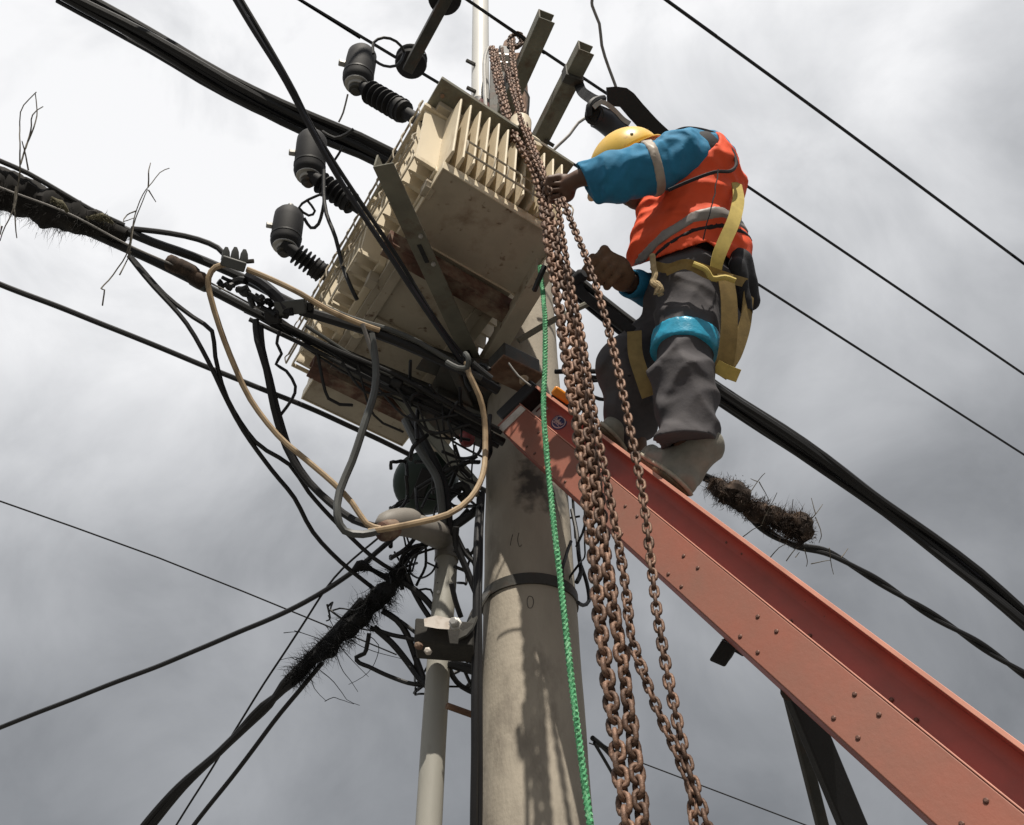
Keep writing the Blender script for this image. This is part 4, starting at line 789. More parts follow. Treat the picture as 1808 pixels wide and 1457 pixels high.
# right twisted cable
for i in range(2):
    pts = []
    base = [(985, 770), (1110, 800), (1235, 838), (1290, 872), (1345, 930), (1400, 962), (1460, 975), (1520, 1008), (1600, 1058), (1700, 1120), (1808, 1190), (1900, 1250)]
    S = spline([np.array([x, y, 3.75]) for x, y in base], 14)
    for k, p in enumerate(S[::1]):
        q = k*.42+i*math.pi; pts.append((p[0]-2.6*math.sin(q)*.5, p[1]+3.2*math.sin(q), 3.75+.008*math.cos(q)))
    wire('twisted_cable', ('one', 'other')[i]+' strand of the twisted black cable right of the boot', 'cable', pts, 4.4, group='twisted pair on the right', step=.05)

# ------------------------------------------------------------------ dry moss clumps and twigs
def moss(label, path, radii, n, hl, m, cat='moss', droop=.3, hw=.0013, lump=.35, mh=None, core=.66):
    S = spline(px(path), .010); R = np.interp(np.linspace(0, 1, len(S)), np.linspace(0, 1, len(radii)), radii)
    R = R*np.array([1+.45*mnoise.noise(Vector(p*16)) for p in S])
    t_ = thing('dry_moss', label, cat, S[0]); b = MB(); b.tube(S, R*core, 14)
    V = np.array(b.v); cen = np.repeat(S, 14, axis=0)
    for i in range(len(V)):
        k = 1+1.1*lump*mnoise.noise(Vector(V[i]*26))+.5*lump*mnoise.noise(Vector(V[i]*75)); V[i] = cen[i]+(V[i]-cen[i])*k
    b.v = [tuple(p) for p in V]; b.build('clump', m, t_)
    H = MB(); per = 26
    for _ in range(max(1, n//per)):                               # ragged tufts, each with its own lean and length
        i = random.randrange(len(S)-1); T = nrm(S[min(i+1, len(S)-1)]-S[max(i-1, 0)]); d0 = RNG.normal(size=3); d0 = d0-T*np.dot(d0, T)*.75; d0 = nrm(nrm(d0)+np.array([0, 0, -droop]))
        c0 = S[i]+d0*R[i]*core*.75; L0 = hl*random.choice((.3, .45, .6, .8, 1.25)); sp = R[i]*.35
        for _k in range(per):
            d = nrm(d0+RNG.normal(size=3)*.55); p = c0+RNG.normal(size=3)*sp*.6; L = L0*random.uniform(.4, 1.1); w_ = nrm(np.cross(d, RNG.normal(size=3)))*hw
            mid = p+d*L*.5+RNG.normal(size=3)*L*.10; e = p+d*L+np.array([0, 0, -droop*L*.6])+RNG.normal(size=3)*L*.24
            H.add([p-w_, p+w_, mid+w_*.7, e, mid-w_*.7], [(0, 1, 2, 4), (4, 2, 3)])
    H.build('fibres', mh or m, t_, smooth=False); return t_
moss('thick dark mossy wrapping on the trunk cable at the left edge', [(-120, 290, 3.18), (-50, 318, 3.2), (0, 333, 3.2), (60, 356, 3.22), (120, 380, 3.23), (180, 400, 3.24), (222, 418, 3.25)], [.05, .066, .068, .066, .060, .054, .030], 2200,   .045, 'moss_dark', droop=.9, hw=.0009, core=.92, lump=.22)
moss('pale lichen tuft on the mossy trunk, left one', [(92, 350, 3.13), (110, 362, 3.12), (120, 375, 3.13)], [.012, .028, .012], 200, .022, 'lichen', core=.4)
moss('pale lichen tuft on the mossy trunk, right one', [(158, 385, 3.15), (180, 382, 3.14), (200, 395, 3.16)], [.012, .030, .014], 200, .022, 'lichen', core=.4)
moss('bristly black clump on the cable left of the conduit', [(514, 1200, 3.3), (545, 1170, 3.3), (590, 1135, 3.3), (640, 1085, 3.3), (680, 1045, 3.3), (715, 1000, 3.32)], [.026, .040, .052, .060, .048, .026], 5200, .05, 'moss_black', droop=.25, hw=.0010, core=.55, lump=.5)
moss('knotted black tuft above the bristly clump', [(622, 1010, 3.35), (640, 998, 3.35), (655, 1005, 3.35)], [.014, .026, .016], 90, .025, 'moss_black', lump=.5)
moss('black mat linking the tuft to the bristly clump', [(655, 1005, 3.36), (680, 1018, 3.36), (700, 1022, 3.34)], [.014, .02, .026], 60, .02, 'moss_black', lump=.5)
moss('brown fluffy moss clump nearest the boot', [(1252, 856, 3.7), (1275, 868, 3.7), (1300, 872, 3.7), (1318, 895, 3.7)], [.030, .055, .062, .050], 3600, .032, 'moss', droop=.1, core=.72, lump=.6)
moss('brown fluffy moss clump in the middle, right of the boot', [(1318, 893, 3.7), (1338, 905, 3.7), (1360, 908, 3.7), (1372, 922, 3.7)], [.048, .052, .046, .030], 2600, .03, 'moss', droop=.1, core=.72, lump=.6)
moss('brown fluffy moss clump farthest right on the twisted cable', [(1368, 918, 3.7), (1390, 925, 3.7), (1408, 930, 3.7), (1424, 952, 3.7)], [.030, .048, .066, .040], 3600, .045, 'moss', droop=-.1, core=.7, lump=.6)
def twigs(label, strokes, z, r=.003, m='twig'):
    t_ = thing('dead_twig', label, 'twig', W(strokes[0][0][0], strokes[0][0][1], z))
    for s in strokes:
        S = spline([W(x, y, z+random.uniform(-.04, .04)) for x, y in s], .02); S = wob(S, .004, 14)
        MB().tube(S, np.linspace(r, r*.55, len(S)), 5).build('stem', m, t_)
    return t_
twigs('tall bare twig sprig standing on the trunk at the left edge', [[(25, 370), (34, 320), (35, 270), (35, 215), (42, 185), (64, 162)], [(36, 290), (46, 255), (60, 225), (66, 205), (62, 165)], [(44, 262), (54, 230), (58, 205), (76, 188)], [(50, 300), (42, 265), (38, 250)], [(30, 330), (22, 370), (10, 400), (0, 425)], [(24, 360), (26, 395), (30, 420)], [(4, 400), (0, 415)]], 3.1)
twigs('bare twig tangle tied to the trunk near the grey clamp', [[(180, 540), (184, 512), (178, 510), (200, 485), (222, 450), (232, 410), (238, 380), (252, 345), (262, 330), (282, 305), (298, 298)], [(262, 330), (262, 305), (265, 288)], [(262, 335), (275, 358)], [(225, 455), (232, 420), (240, 385), (260, 335)], [(240, 372), (225, 380), (218, 392), (236, 385)], [(212, 485), (222, 462), (230, 445)]], 3.12, .0026)
twigs('wispy roots hanging under the bristly black clump', [[(560, 1180), (590, 1205), (612, 1235), (635, 1245)], [(545, 1185), (555, 1215), (575, 1235)], [(600, 1140), (625, 1170), (650, 1195)], [(590, 1150), (606, 1185), (632, 1220)], [(580, 1085), (590, 1110), (600, 1130)], [(650, 1120), (668, 1140), (662, 1170), (640, 1195), (615, 1208)], [(520, 1115), (555, 1125), (590, 1140)], [(500, 1118), (530, 1116)], [(620, 1130), (660, 1150), (712, 1165)], [(575, 1238), (590, 1232), (600, 1236), (625, 1243)], [(545, 1170), (520, 1160), (490, 1166)]], 3.24, .0016, 'moss_black')
twigs('pink rag scrap and frayed wires by the bristly clump', [[(580, 1072), (588, 1064), (584, 1078), (600, 1074), (625, 1078), (645, 1066)], [(578, 1066), (584, 1090), (576, 1096)], [(584, 1076), (604, 1092), (630, 1108), (660, 1115)]], 3.26, .004, 'black_rubber')
twigs('curling dry stems growing from the brown moss clumps', [[(1312, 892), (1340, 848), (1352, 836)], [(1338, 850), (1326, 845)], [(1340, 850), (1350, 868), (1358, 885)], [(1345, 925), (1360, 895), (1372, 870)], [(1398, 905), (1400, 882)], [(1430, 918), (1442, 905), (1452, 890)], [(1440, 908), (1432, 880)], [(1440, 912), (1450, 945), (1446, 960)], [(1312, 948), (1330, 935), (1345, 928)], [(1360, 985), (1375, 968), (1390, 960)], [(1388, 992), (1400, 975), (1410, 965)], [(1405, 985), (1412, 975)], [(1420, 970), (1426, 990), (1424, 1000)], [(1464, 968), (1466, 990), (1472, 1015)], [(1485, 985), (1498, 968)], [(1432, 995), (1450, 992), (1466, 990)]], 3.65, .0022)

# countless look-alike thin wires of the knot between conduit, platform and pole
def zt(x, y): return float(np.interp(y, [780, 900, 1000, 1250], [3.55, 3.42, 3.34, 3.2]))+random.uniform(-.06, .08)
def rnd_wire(x0, x1, y0, y1, r, lab, grp, n=5, zf=zt, m_='black_rubber'):
    x, y = random.uniform(x0, x1), random.uniform(y0, y1); pts = []; a = random.uniform(0, 6.28); cv = random.uniform(-.9, .9)
    for k in range(n):
        pts.append((min(max(x, x0-15), x1+6), min(max(y, y0-20), y1+20), zf(x, y))); a += cv+random.uniform(-.5, .5); st = random.uniform(18, 42); x += math.cos(a)*st; y += math.sin(a)*st
    wire('tangled_cable', lab, 'cable', pts, r, m_, group=grp, step=.02, wobble=.004)
for k in range(26): rnd_wire(705, 842, 835, 1010, random.choice((1.8, 2.4, 3.2, 4)), 'thin black wire of the knot between weatherhead and pole', 'look-alike wires of the knot above the bracket')
for k in range(12): rnd_wire(748, 838, 1060, 1205, random.choice((1.5, 2, 3)), 'thin black wire of the knot around the bracket block', 'look-alike wires of the knot at the bracket')
for k in range(4): rnd_wire(1008, 1026, 890, 1050, random.choice((1.6, 2.2, 3)), 'thin black wire curling at the right edge of the pole', 'look-alike wires at the right edge of the pole', 4)
def zu(x, y): return float(np.interp(x, [520, 700, 900], [3.34, 3.42, 3.5]))+random.uniform(-.05, .03)
for k in range(7):
    o = random.uniform(-18, 26); wire('tangled_cable', 'thin black wire strung along the trunk strands under the transformer', 'cable', [(430+k*8, 545+o*.4, 3.34), (540, 598+o*.7+random.uniform(-6, 6), 3.36), (650, 655+o+random.uniform(-8, 8), 3.4), (760, 706+o+random.uniform(-8, 8), 3.45), (872+random.uniform(-8, 8), 762+o*.6, 3.5)], random.choice((1.5, 2, 2.6)), group='look-alike wires along the trunk', step=.05, wobble=.005)
for k in range(12): rnd_wire(740, 870, 640, 790, random.choice((2, 3, 4)), 'thin black wire loop hanging under the platform plate', 'look-alike wires under the platform', 4, zu)
for k in range(9):
    x = 560+k*34+random.uniform(-10, 10); y = 600+k*20+random.uniform(-10, 20); x2 = min(x+random.uniform(60, 170), 850); y2 = y+random.uniform(30, 130)
    wire('tangled_cable', 'thin drooping black wire below the transformer floor', 'cable', [(x, y, 3.36+k*.012), ((x+x2)/2-10, (y+y2)/2+random.uniform(15, 45), 3.36+k*.012), (x2, y2, 3.4+k*.012)], random.choice((1.5, 2.2, 3)), group='look-alike wires drooping below the transformer', step=.03, wobble=.006)
# tape wraps and ties on the heavier cables
def tape_wrap(lab, x, y, z, dx, dy, rpx, L=.03, m_='black_rubber'):
    a = W(x, y, z); d = nrm(W(x+dx, y+dy, z)-a); r = rpx*z/F_PX
    o = MB().lathe(a-d*L, d, [(0, r*.9), (.004, r), (L, r*1.06), (2*L-.004, r), (2*L, r*.9)], 12).build('tape_wrap', m_, origin=a); tag(o, lab, 'tape')
tape_wrap('grey tape wrap on the trunk cable left of the black box', 352, 500, 3.31, 100, 52, 11, .03, 'grey_cable')
tape_wrap('black tape wrap on the trunk strands under the transformer', 700, 678, 3.43, 100, 54, 14, .02)
# ------------------------------------------------------------------ the lineman: distance fields meshed by surface nets
class Field:
    def __init__(s, lo, hi, h):
        s.h = h; s.lo = np.asarray(lo, float); n = np.ceil((np.asarray(hi)-s.lo)/h).astype(int)+1; s.n = n
        s.ax = [s.lo[i]+np.arange(n[i])*h for i in range(3)]; s.D = np.full(n, 9.0, np.float32)
    def pts(s, sl=(slice(None),)*3):
        return np.stack(np.meshgrid(*[s.ax[i][sl[i]] for i in range(3)], indexing='ij'), -1)
    def cap(s, a, b, ra, rb=None, k=.03, flat=None):          # tapered capsule, smooth union; flat = (axis, factor) thins it along axis
        a, b = np.asarray(a, float), np.asarray(b, float); rb = ra if rb is None else rb
        m = max(ra, rb)*1.15+k*2+.03; lo = np.minimum(a, b)-m; hi = np.maximum(a, b)+m
        sl = tuple(slice(max(0, int((lo[i]-s.lo[i])/s.h)), max(0, int((hi[i]-s.lo[i])/s.h)+2)) for i in range(3))
        P = s.pts(sl)
        if P.size == 0: return s
        ab = b-a; q = P-a
        if flat is not None:
            f = nrm(flat[0]); q = q+(q@f)[..., None]*f*(flat[1]-1)
        t = np.clip((q@ab)/max(ab@ab, 1e-9), 0, 1); d = np.linalg.norm(q-t[..., None]*ab, axis=-1)-(ra+(rb-ra)*t)
        if flat is not None: d = d/ max(1.0, flat[1])**.5
        o = s.D[sl]; h_ = np.clip(.5+.5*(o-d)/k, 0, 1); s.D[sl] = o*(1-h_)+d*h_-k*h_*(1-h_); return s
    def chain(s, pts, radii, k=.03):
        for i in range(len(pts)-1): s.cap(pts[i], pts[i+1], radii[i], radii[i+1], k)
        return s
    def cut(s, p, n, soft=0.0):                               # keep the side n points to
        P = s.pts(); s.D = np.maximum(s.D, -((P-np.asarray(p))@nrm(n))).astype(np.float32); return s
    def cut2(s, p, n, p2, n2):                                # keep what is above either plane
        P = s.pts(); s.D = np.maximum(s.D, np.minimum(-((P-np.asarray(p))@nrm(n)), -((P-np.asarray(p2))@nrm(n2)))).astype(np.float32); return s
    def carve(s, a, b, ra, rb):
        P = s.pts(); a, b = np.asarray(a), np.asarray(b); ab = b-a; q = P-a; t = np.clip((q@ab)/(ab@ab), 0, 1)
        d = np.linalg.norm(q-t[..., None]*ab, axis=-1)-(ra+(rb-ra)*t); s.D = np.maximum(s.D, -d).astype(np.float32); return s
    def folds(s, amp, waves, seed=0):                          # cloth creases
        P = s.pts(); r = np.random.default_rng(seed); f = 0
        for d, w_ in waves:
            d = nrm(d); e = nrm(np.cross(d, r.normal(size=3))); g_ = np.cross(d, e)
            ph = (P@d)*w_+1.6*np.sin((P@e)*w_*.33+r.uniform(0, 6))+1.2*np.sin((P@g_)*w_*.27+r.uniform(0, 6))
            f = f+(1-2*np.abs(np.sin(ph*.5)))*(.55+.45*np.sin((P@e)*w_*.21+(P@g_)*w_*.17+r.uniform(0, 6)))
        s.D = (s.D-amp*f/len(waves)).astype(np.float32); return s
    def mesh(s, name, m, parent, smooth=1):
        D = s.D; inside = D < 0; h = s.h
        c = [inside[i:D.shape[0]-1+i, j:D.shape[1]-1+j, k:D.shape[2]-1+k] for i in (0, 1) for j in (0, 1) for k in (0, 1)]
        cnt = sum(x.astype(np.int8) for x in c); act = (cnt > 0) & (cnt < 8); idx = -np.ones(act.shape, np.int64); A = np.argwhere(act); idx[act] = np.arange(len(A))
        acc = np.zeros((len(A), 3)); num = np.zeros(len(A)); corners = [(i, j, k) for i in (0, 1) for j in (0, 1) for k in (0, 1)]
        val = {q: D[A[:, 0]+q[0], A[:, 1]+q[1], A[:, 2]+q[2]] for q in corners}
        for q in corners:
            for d_ in range(3):
                if q[d_] == 0:
                    q2 = list(q); q2[d_] = 1; q2 = tuple(q2); v0, v1 = val[q], val[q2]; cr_ = (v0 < 0) != (v1 < 0)
                    t = np.where(cr_, v0/np.where(np.abs(v0-v1) < 1e-9, 1e-9, v0-v1), 0); p = np.tile(np.array(q, float), (len(A), 1)); p[:, d_] = t
                    acc[cr_] += p[cr_]; num += cr_
        V = s.lo+(A+acc/np.maximum(num, 1)[:, None])*h; Fs = []
        for d_ in range(3):
            e1, e2 = [(1, 2), (2, 0), (0, 1)][d_]
            sl0 = [slice(0, None)]*3; sl1 = [slice(0, None)]*3; sl0[d_] = slice(0, -1); sl1[d_] = slice(1, None)
            x = inside[tuple(sl0)] != inside[tuple(sl1)]; E = np.argwhere(x); E = E[(E[:, e1] > 0) & (E[:, e2] > 0) & (E[:, e1] < D.shape[e1]-1) & (E[:, e2] < D.shape[e2]-1)]
            o1 = np.zeros(3, int); o1[e1] = 1; o2 = np.zeros(3, int); o2[e2] = 1
            q = [idx[tuple((E-a).T)] for a in (o1*0, o1, o1+o2, o2)]; flip = inside[tuple(E.T)]
            q = np.stack(q, 1); q[~flip] = q[~flip][:, ::-1]; Fs.append(q)
        Fq = np.concatenate(Fs); Fq = Fq[(Fq >= 0).all(1)]
        org = worg(parent); me = bpy.data.meshes.new(name); me.from_pydata((V-org).tolist(), [], Fq[:, ::-1].tolist()); me.update()
        o = bpy.data.objects.new(name, me); COL.objects.link(o); o.parent = parent; me.materials.append(MATS[m])
        bm = bmesh.new(); bm.from_mesh(me)
        for _ in range(smooth): bmesh.ops.smooth_vert(bm, verts=bm.verts, factor=.5, use_axis_x=True, use_axis_y=True, use_axis_z=True)
        bmesh.ops.recalc_face_normals(bm, faces=bm.faces); bm.to_mesh(me); bm.free(); me.shade_smooth(); return o

_s0 = min(np.linspace(.3, 1.6, 400), key=lambda q: abs((BP(q, -.06, HBm+.10)-CAM) @ _rt/((BP(q, -.06, HBm+.10)-CAM) @ _fw)*F_PX+904-1212))
LA, LK, LH = BP(_s0, -.072, HBm+.105), W(1206, 668, 2.98), W(1218, 498, 3.20)   # near foot stands on the boom flange
LS, LE, LW = W(1236, 284, 3.30), W(1134, 300, 3.20), W(1024, 314, 3.27)
RDIR = nrm([.06, .98, .04]); FWD = nrm(np.cross(UP, RDIR))                # facing left in the picture
RH = LH+RDIR*.19; RS = LS+RDIR*.34; RK = W(1104, 648, 3.22); _s1 = min(np.linspace(.0, 1.2, 400), key=lambda q: abs((BP(q, -.09, HBm+.10)-CAM) @ _rt/((BP(q, -.09, HBm+.10)-CAM) @ _fw)*F_PX+904-1110)); RA = BP(_s1, -.10, HBm+.105)
CH = (LS+RS)/2; PV = (LH+RH)/2
HC = W(1114, 296, 3.54); CROWN = nrm(UP*.72+FWD*.50-RDIR*.46); HX = nrm(RDIR-CROWN*np.dot(RDIR, CROWN)); FACE = nrm(np.cross(CROWN, HX)); FACE = FACE if np.dot(FACE, FWD) > 0 else -FACE; FACE, HX = FACE*math.cos(.6)+HX*math.sin(.6), HX*math.cos(.6)-FACE*math.sin(.6)
NK = CH+UP*.05+FWD*.05
LHAND = W(980, 336, 3.32); RHAND = W(1066, 478, 3.18); RE = W(1172, 522, 3.40); RW = W(1098, 494, 3.24)
man = thing('person', 'lineman in yellow helmet and orange vest standing on the boom, reaching for the chains', 'person', (LA+RA)/2)
# --- body: one skin from head to feet, with fingers
lo = np.min([LA, RA, LS, RS, HC, LHAND, RHAND, LH, RH], axis=0)-.22; hi = np.max([LA, RA, LS, RS, HC, LHAND, RHAND, LH, RH], axis=0)+.22
B = Field(lo, hi, .0065)
B.cap(LS, RS, .062, k=.03); B.cap(PV, CH, .11, .125, .06); B.cap(LH, RH, .095, k=.05)
B.chain([LS, LE, LW], [.055, .043, .030]); B.chain([RS, RE, RW], [.055, .043, .030])
B.chain([LH, LK, LA], [.085, .058, .042]); B.chain([RH, RK, RA], [.085, .058, .042])
B.cap(NK, HC-CROWN*.05, .055, .052, .03); B.cap(HC+CROWN*.01, HC-CROWN*.03+FACE*.02, .085, .075, .03)
B.cap(HC+FACE*.05-CROWN*.07, HC+FACE*.065-CROWN*.085, .045, .035, .03)        # jaw and chin
B.cap(HC+FACE*.092-CROWN*.005, HC+FACE*.112-CROWN*.03, .012, .016, .015)       # nose
for sgn in (-1, 1):
    B.cap(HC+HX*.082*sgn-CROWN*.005, HC+HX*.088*sgn-CROWN*.045, .014, .010, .01, flat=(HX, 1.8))   # ears
    B.cap(HC+HX*.033*sgn+FACE*.082+CROWN*.012, HC+HX*.033*sgn+FACE*.085+CROWN*.012, .012, k=.008)
B.cap(HC+FACE*.098-CROWN*.058-HX*.018, HC+FACE*.098-CROWN*.058+HX*.018, .008, k=.006)
def fist(F_, wrist, grip, axis, sc=1.0, thumb_side=1):                        # fingers close round a strand through grip
    axis = nrm(axis); w_ = grip-wrist; w_ = nrm(w_-axis*np.dot(w_, axis)); s_ = np.cross(axis, w_)*thumb_side
    kn = grip-w_*.012*sc+s_*.034*sc; pm = wrist+(kn-wrist)*.55
    F_.cap(wrist, pm, .027*sc, .030*sc, .02); F_.cap(pm-axis*.024*sc, pm+axis*.024*sc, .020*sc, k=.018)
    F_.cap(pm-axis*.028*sc, kn-axis*.032*sc, .017*sc, .012*sc, .014); F_.cap(pm+axis*.028*sc, kn+axis*.030*sc, .017*sc, .012*sc, .014); F_.cap(pm, kn, .018*sc, .013*sc, .014)
    for i, L in enumerate((.92, 1.05, 1.0, .82)):
        o = grip+axis*(i-1.5)*.0205*sc; R = .027*sc*L; P_ = []
        for q in (100, 45, -10, -75, -150): a_ = math.radians(q); P_.append(o+(w_*math.cos(a_)+s_*math.sin(a_))*R)
        F_.chain([kn+axis*(i-1.5)*.0205*sc]+P_, [.0105*sc, .0100*sc, .0098*sc, .0094*sc, .009*sc, .0078*sc], .004)
    b0 = wrist+(kn-wrist)*.35-axis*.022*sc; F_.chain([b0, grip-axis*.038*sc-s_*.004*sc-w_*.022*sc, grip-axis*.030*sc-s_*.03*sc, grip-axis*.012*sc-s_*.033*sc+w_*.012*sc], [.014*sc, .0125*sc, .011*sc, .009*sc], .006)
fist(B, LW+(LHAND-LW)*.35, LHAND, W(986, 380, 3.3)-W(976, 300, 3.34), 1.05, 1)
fist(B, RW, RHAND, W(1105, 560, 3.2)-W(1030, 490, 3.2), 1.42, -1)
for A_, tp in ((LA, LA-BT*.05-BD*.12), (RA, RA-BT*.05-BN*.12)):
    B.cap(A_-UP*.02, A_-UP*.05+nrm(tp-A_)*.03, .04, .035, .02); B.cap(A_-UP*.05+nrm(tp-A_)*.03, tp, .036, .028, .02)
B.cap(W(1122, 350, 3.44), W(1128, 352, 3.46), .040, k=.05)                     # chin tucked towards the chest
body = B.mesh('body', 'skin', man, 1)
body.data.materials.append(MATS['glove']); _g = Vector(RHAND-worg(man))
for p in body.data.polygons:
    if (p.center-_g).length < .11: p.material_index = 1
# --- trousers
lo = np.min([LA, RA, LH, RH, LK, RK], axis=0)-.2; hi = np.max([LA, RA, LH, RH, PV+UP*.06], axis=0)+.2
T_ = Field(lo, hi, .0065); BUT = W(1262, 508, 3.26)
T_.cap(LH, RH, .12, k=.05); T_.cap(BUT, BUT+RDIR*.14, .115, k=.06); T_.cap(PV, PV+(CH-PV)*.3, .14, .13, .06)
T_.chain([LH, LK, LA+(LK-LA)*.12], [.112, .094, .083], .03); T_.chain([RH, RK, RA], [.112, .094, .083], .03)
T_.cap(W(1215, 690, 2.96), W(1218, 770, 2.86), .075, .07, .05); T_.cap(W(1178, 786, 2.82), W(1236, 792, 2.82), .052, k=.04)
dn = nrm(LA-LK)
T_.folds(.020, [(nrm(LK-LH)+.8*FWD, 54), (dn-.9*FWD+.3*RDIR, 66), (dn+1.2*FWD+.4*RDIR, 44)], 3)
T_.carve(LA+(LK-LA)*.24, LA+dn*.12, .052, .062)
T_.cut(LA+(LK-LA)*.17, -dn)
T_.mesh('trousers', 'trouser', man, 1)
# bright blue band above the near knee
K1 = LH+(LK-LH)*.60; K2 = LH+(LK-LH)*.765
Kb = Field(np.minimum(K1, K2)-.16, np.maximum(K1, K2)+.16, .006); Kb.cap(LH, LK, .1225, .1045, .01); Kb.folds(.006, [(nrm(LK-LH), 120), (FWD, 60), (FWD+UP, 90)], 5); Kb.cut(K1, K2-K1); Kb.cut(K2, K1-K2)
Kb.mesh('knee_band', 'blue_band', man, 1)
# --- vest and shirt
lo = np.min([LH, RH, LS, RS], axis=0)-.30; hi = np.max([LH, RH, LS, RS], axis=0)+.26
BK = W(1268, 330, 3.36); BEL = W(1172, 430, 3.32); LOWB = W(1272, 450, 3.30)
def torso(F_, e=0.0):
    F_.cap(LH+(LS-LH)*.15, LS-UP*.03+(CH-LS)*.15, .118+e, .112+e, .05); F_.cap(RH+(RS-RH)*.15, RS-UP*.02+(CH-RS)*.15, .118+e, .108+e, .05)
    F_.cap(PV+(CH-PV)*.2, CH, .15+e, .13+e, .06); F_.cap(BK, BK+RDIR*.2, .085+e, k=.07); F_.cap(BEL, BEL+RDIR*.10, .09+e, .09+e, .08); F_.cap(LOWB, LOWB+RDIR*.14, .105+e, k=.07)
    F_.cap(LS-UP*.01-FWD*.03, CH, .085+e, .11+e, .05)
    F_.cap(W(1160, 360, 3.42), W(1150, 445, 3.34), .06+e, .07+e, .06)
    return F_
Vs = torso(Field(lo, hi, .0065), .006); ax_t = nrm(CH-PV)
hem = W(1215, 468, 3.1); hemn = nrm(ax_t*.95-FWD*.16+RDIR*.0)
Vs.folds(.015, [(ax_t+.5*FWD, 66), (ax_t-.25*FWD+.3*RDIR, 48), (FWD+.3*ax_t, 58), (ax_t+.2*FWD, 120)], 11); 
def plane2(a, b): u_ = np.asarray(b)-np.asarray(a); n_ = np.cross(u_, ray(1220, 450)); return nrm(n_ if n_ @ UP > 0 else -n_)
hA, hB_, hC = W(1117, 470, 3.2), W(1248, 426, 3.1), W(1330, 492, 3.2)
Vs.cut2(hB_, plane2(hA, hB_)+.25*ray(1220, 450)*0, hB_, plane2(hB_, hC))
Vs.folds(.003, [(ax_t+.4*FWD, 150), (ax_t-.6*FWD, 130), (FWD+.5*ax_t, 170)], 51)
Vs.carve(LS-RDIR*.085+FWD*.02, LS-RDIR*.25+FWD*.12, .075, .085)
Vs.mesh('vest', 'vest_orange', man, 1)
def band(name, m, p, n, th, e, seed, fold=.010):
    S_ = torso(Field(lo, hi, .007), e); S_.folds(.015, [(ax_t+.5*FWD, 66), (ax_t-.25*FWD+.3*RDIR, 48), (FWD+.3*ax_t, 58), (ax_t+.2*FWD, 120)], 11); n = nrm(n); S_.cut(p-n*th/2, n); S_.cut(p+n*th/2, -n); S_.cut2(hB_+UP*.004, plane2(hA, hB_), hB_+UP*.004, plane2(hB_, hC)); S_.carve(LS-RDIR*.085+FWD*.02, LS-RDIR*.25+FWD*.12, .075, .085); return S_.mesh(name, m, man, 1)
bn = nrm(ax_t*.93-FWD*-.42)
band('reflective_stripe', 'reflective', W(1225, 376, 3.1), bn, .038, .0115, 1); band('dark_stripe', 'black_cloth', W(1195, 412, 3.1), bn, .016, .009, 1)
# shirt body showing under the vest hem, and sleeves
Sh = Field(lo, hi, .009); Sh.cap(PV+(CH-PV)*.1, CH, .13, .12, .06); Sh.cap(LH+UP*.05, LS, .09, .1, .05); Sh.cap(RH+UP*.05, RS, .09, .1, .05); Sh.cap(NK-UP*.02, NK+FWD*.03+UP*.02, .075, .068, .03); Sh.cap(LOWB, LOWB+RDIR*.14, .10, k=.06)
Sh.mesh('shirt', 'black_cloth', man, 1)
lo2 = np.min([LS, LE, LW], axis=0)-.16; hi2 = np.max([LS, LE, LW], axis=0)+.16
Sl = Field(lo2, hi2, .0055); cuff = W(1036, 316, 3.26)
ARM = [W(1252, 284, 3.31), W(1200, 280, 3.25), W(1140, 300, 3.19), W(1085, 312, 3.22), cuff+(cuff-W(1085, 312, 3.22))*.15]; ARR = [.086, .089, .080, .078, .060]
Sl.chain(ARM, ARR, .04); Sl.cap(W(1098, 322, 3.2), W(1060, 346, 3.24), .05, .024, .04); Sl.cap(W(1262, 264, 3.30), W(1215, 256, 3.30), .050, .045, .05)
ad = nrm(LE-LS); Sl.folds(.014, [(ad+.35*UP, 70), (ad-.5*UP, 58), (ad+.2*RDIR+.9*UP, 42), (ad, 115)], 21)
Sl.folds(.0025, [(ad+.6*UP, 150), (ad-.4*UP+.3*RDIR, 180), (UP+.3*ad, 120)], 41); Sl.cut(cuff+nrm(cuff-LE)*.012+np.array([0, 0, 0]), -nrm(cuff-LE)+.45*UP); Sl.carve(cuff+(LE-cuff)*.35, LW, .036, .042)
Sl.mesh('sleeve', 'shirt_blue', man, 1)
Sb = Field(lo2, hi2, .006); Sb.chain(ARM, [r+.005 for r in ARR], .04); Sb.folds(.014, [(ad+.35*UP, 70), (ad-.5*UP, 58), (ad+.2*RDIR+.9*UP, 42), (ad, 115)], 21); bp_ = W(1163, 292, 3.1); bnn = nrm(W(1145, 300, 3.1)-W(1180, 290, 3.1)); Sb.cut(bp_-bnn*.017, bnn); Sb.cut(bp_+bnn*.017, -bnn)
Sb.mesh('sleeve_stripe', 'sleeve_tape', man, 1)
lo3 = np.min([RS, RE, RW], axis=0)-.14; hi3 = np.max([RS, RE, RW], axis=0)+.14
Sr = Field(lo3, hi3, .008); Sr.chain([RS, RE, RW+(RE-RW)*.15], [.085, .068, .052], .03); Sr.folds(.007, [(nrm(RE-RS), 70), (nrm(RW-RE), 60)], 8); Sr.cut(RW+(RE-RW)*.16, nrm(RE-RW)); Sr.carve(RW+(RE-RW)*.4, RW, .036, .042)
Sr.mesh('sleeve', 'shirt_blue', man, 1)
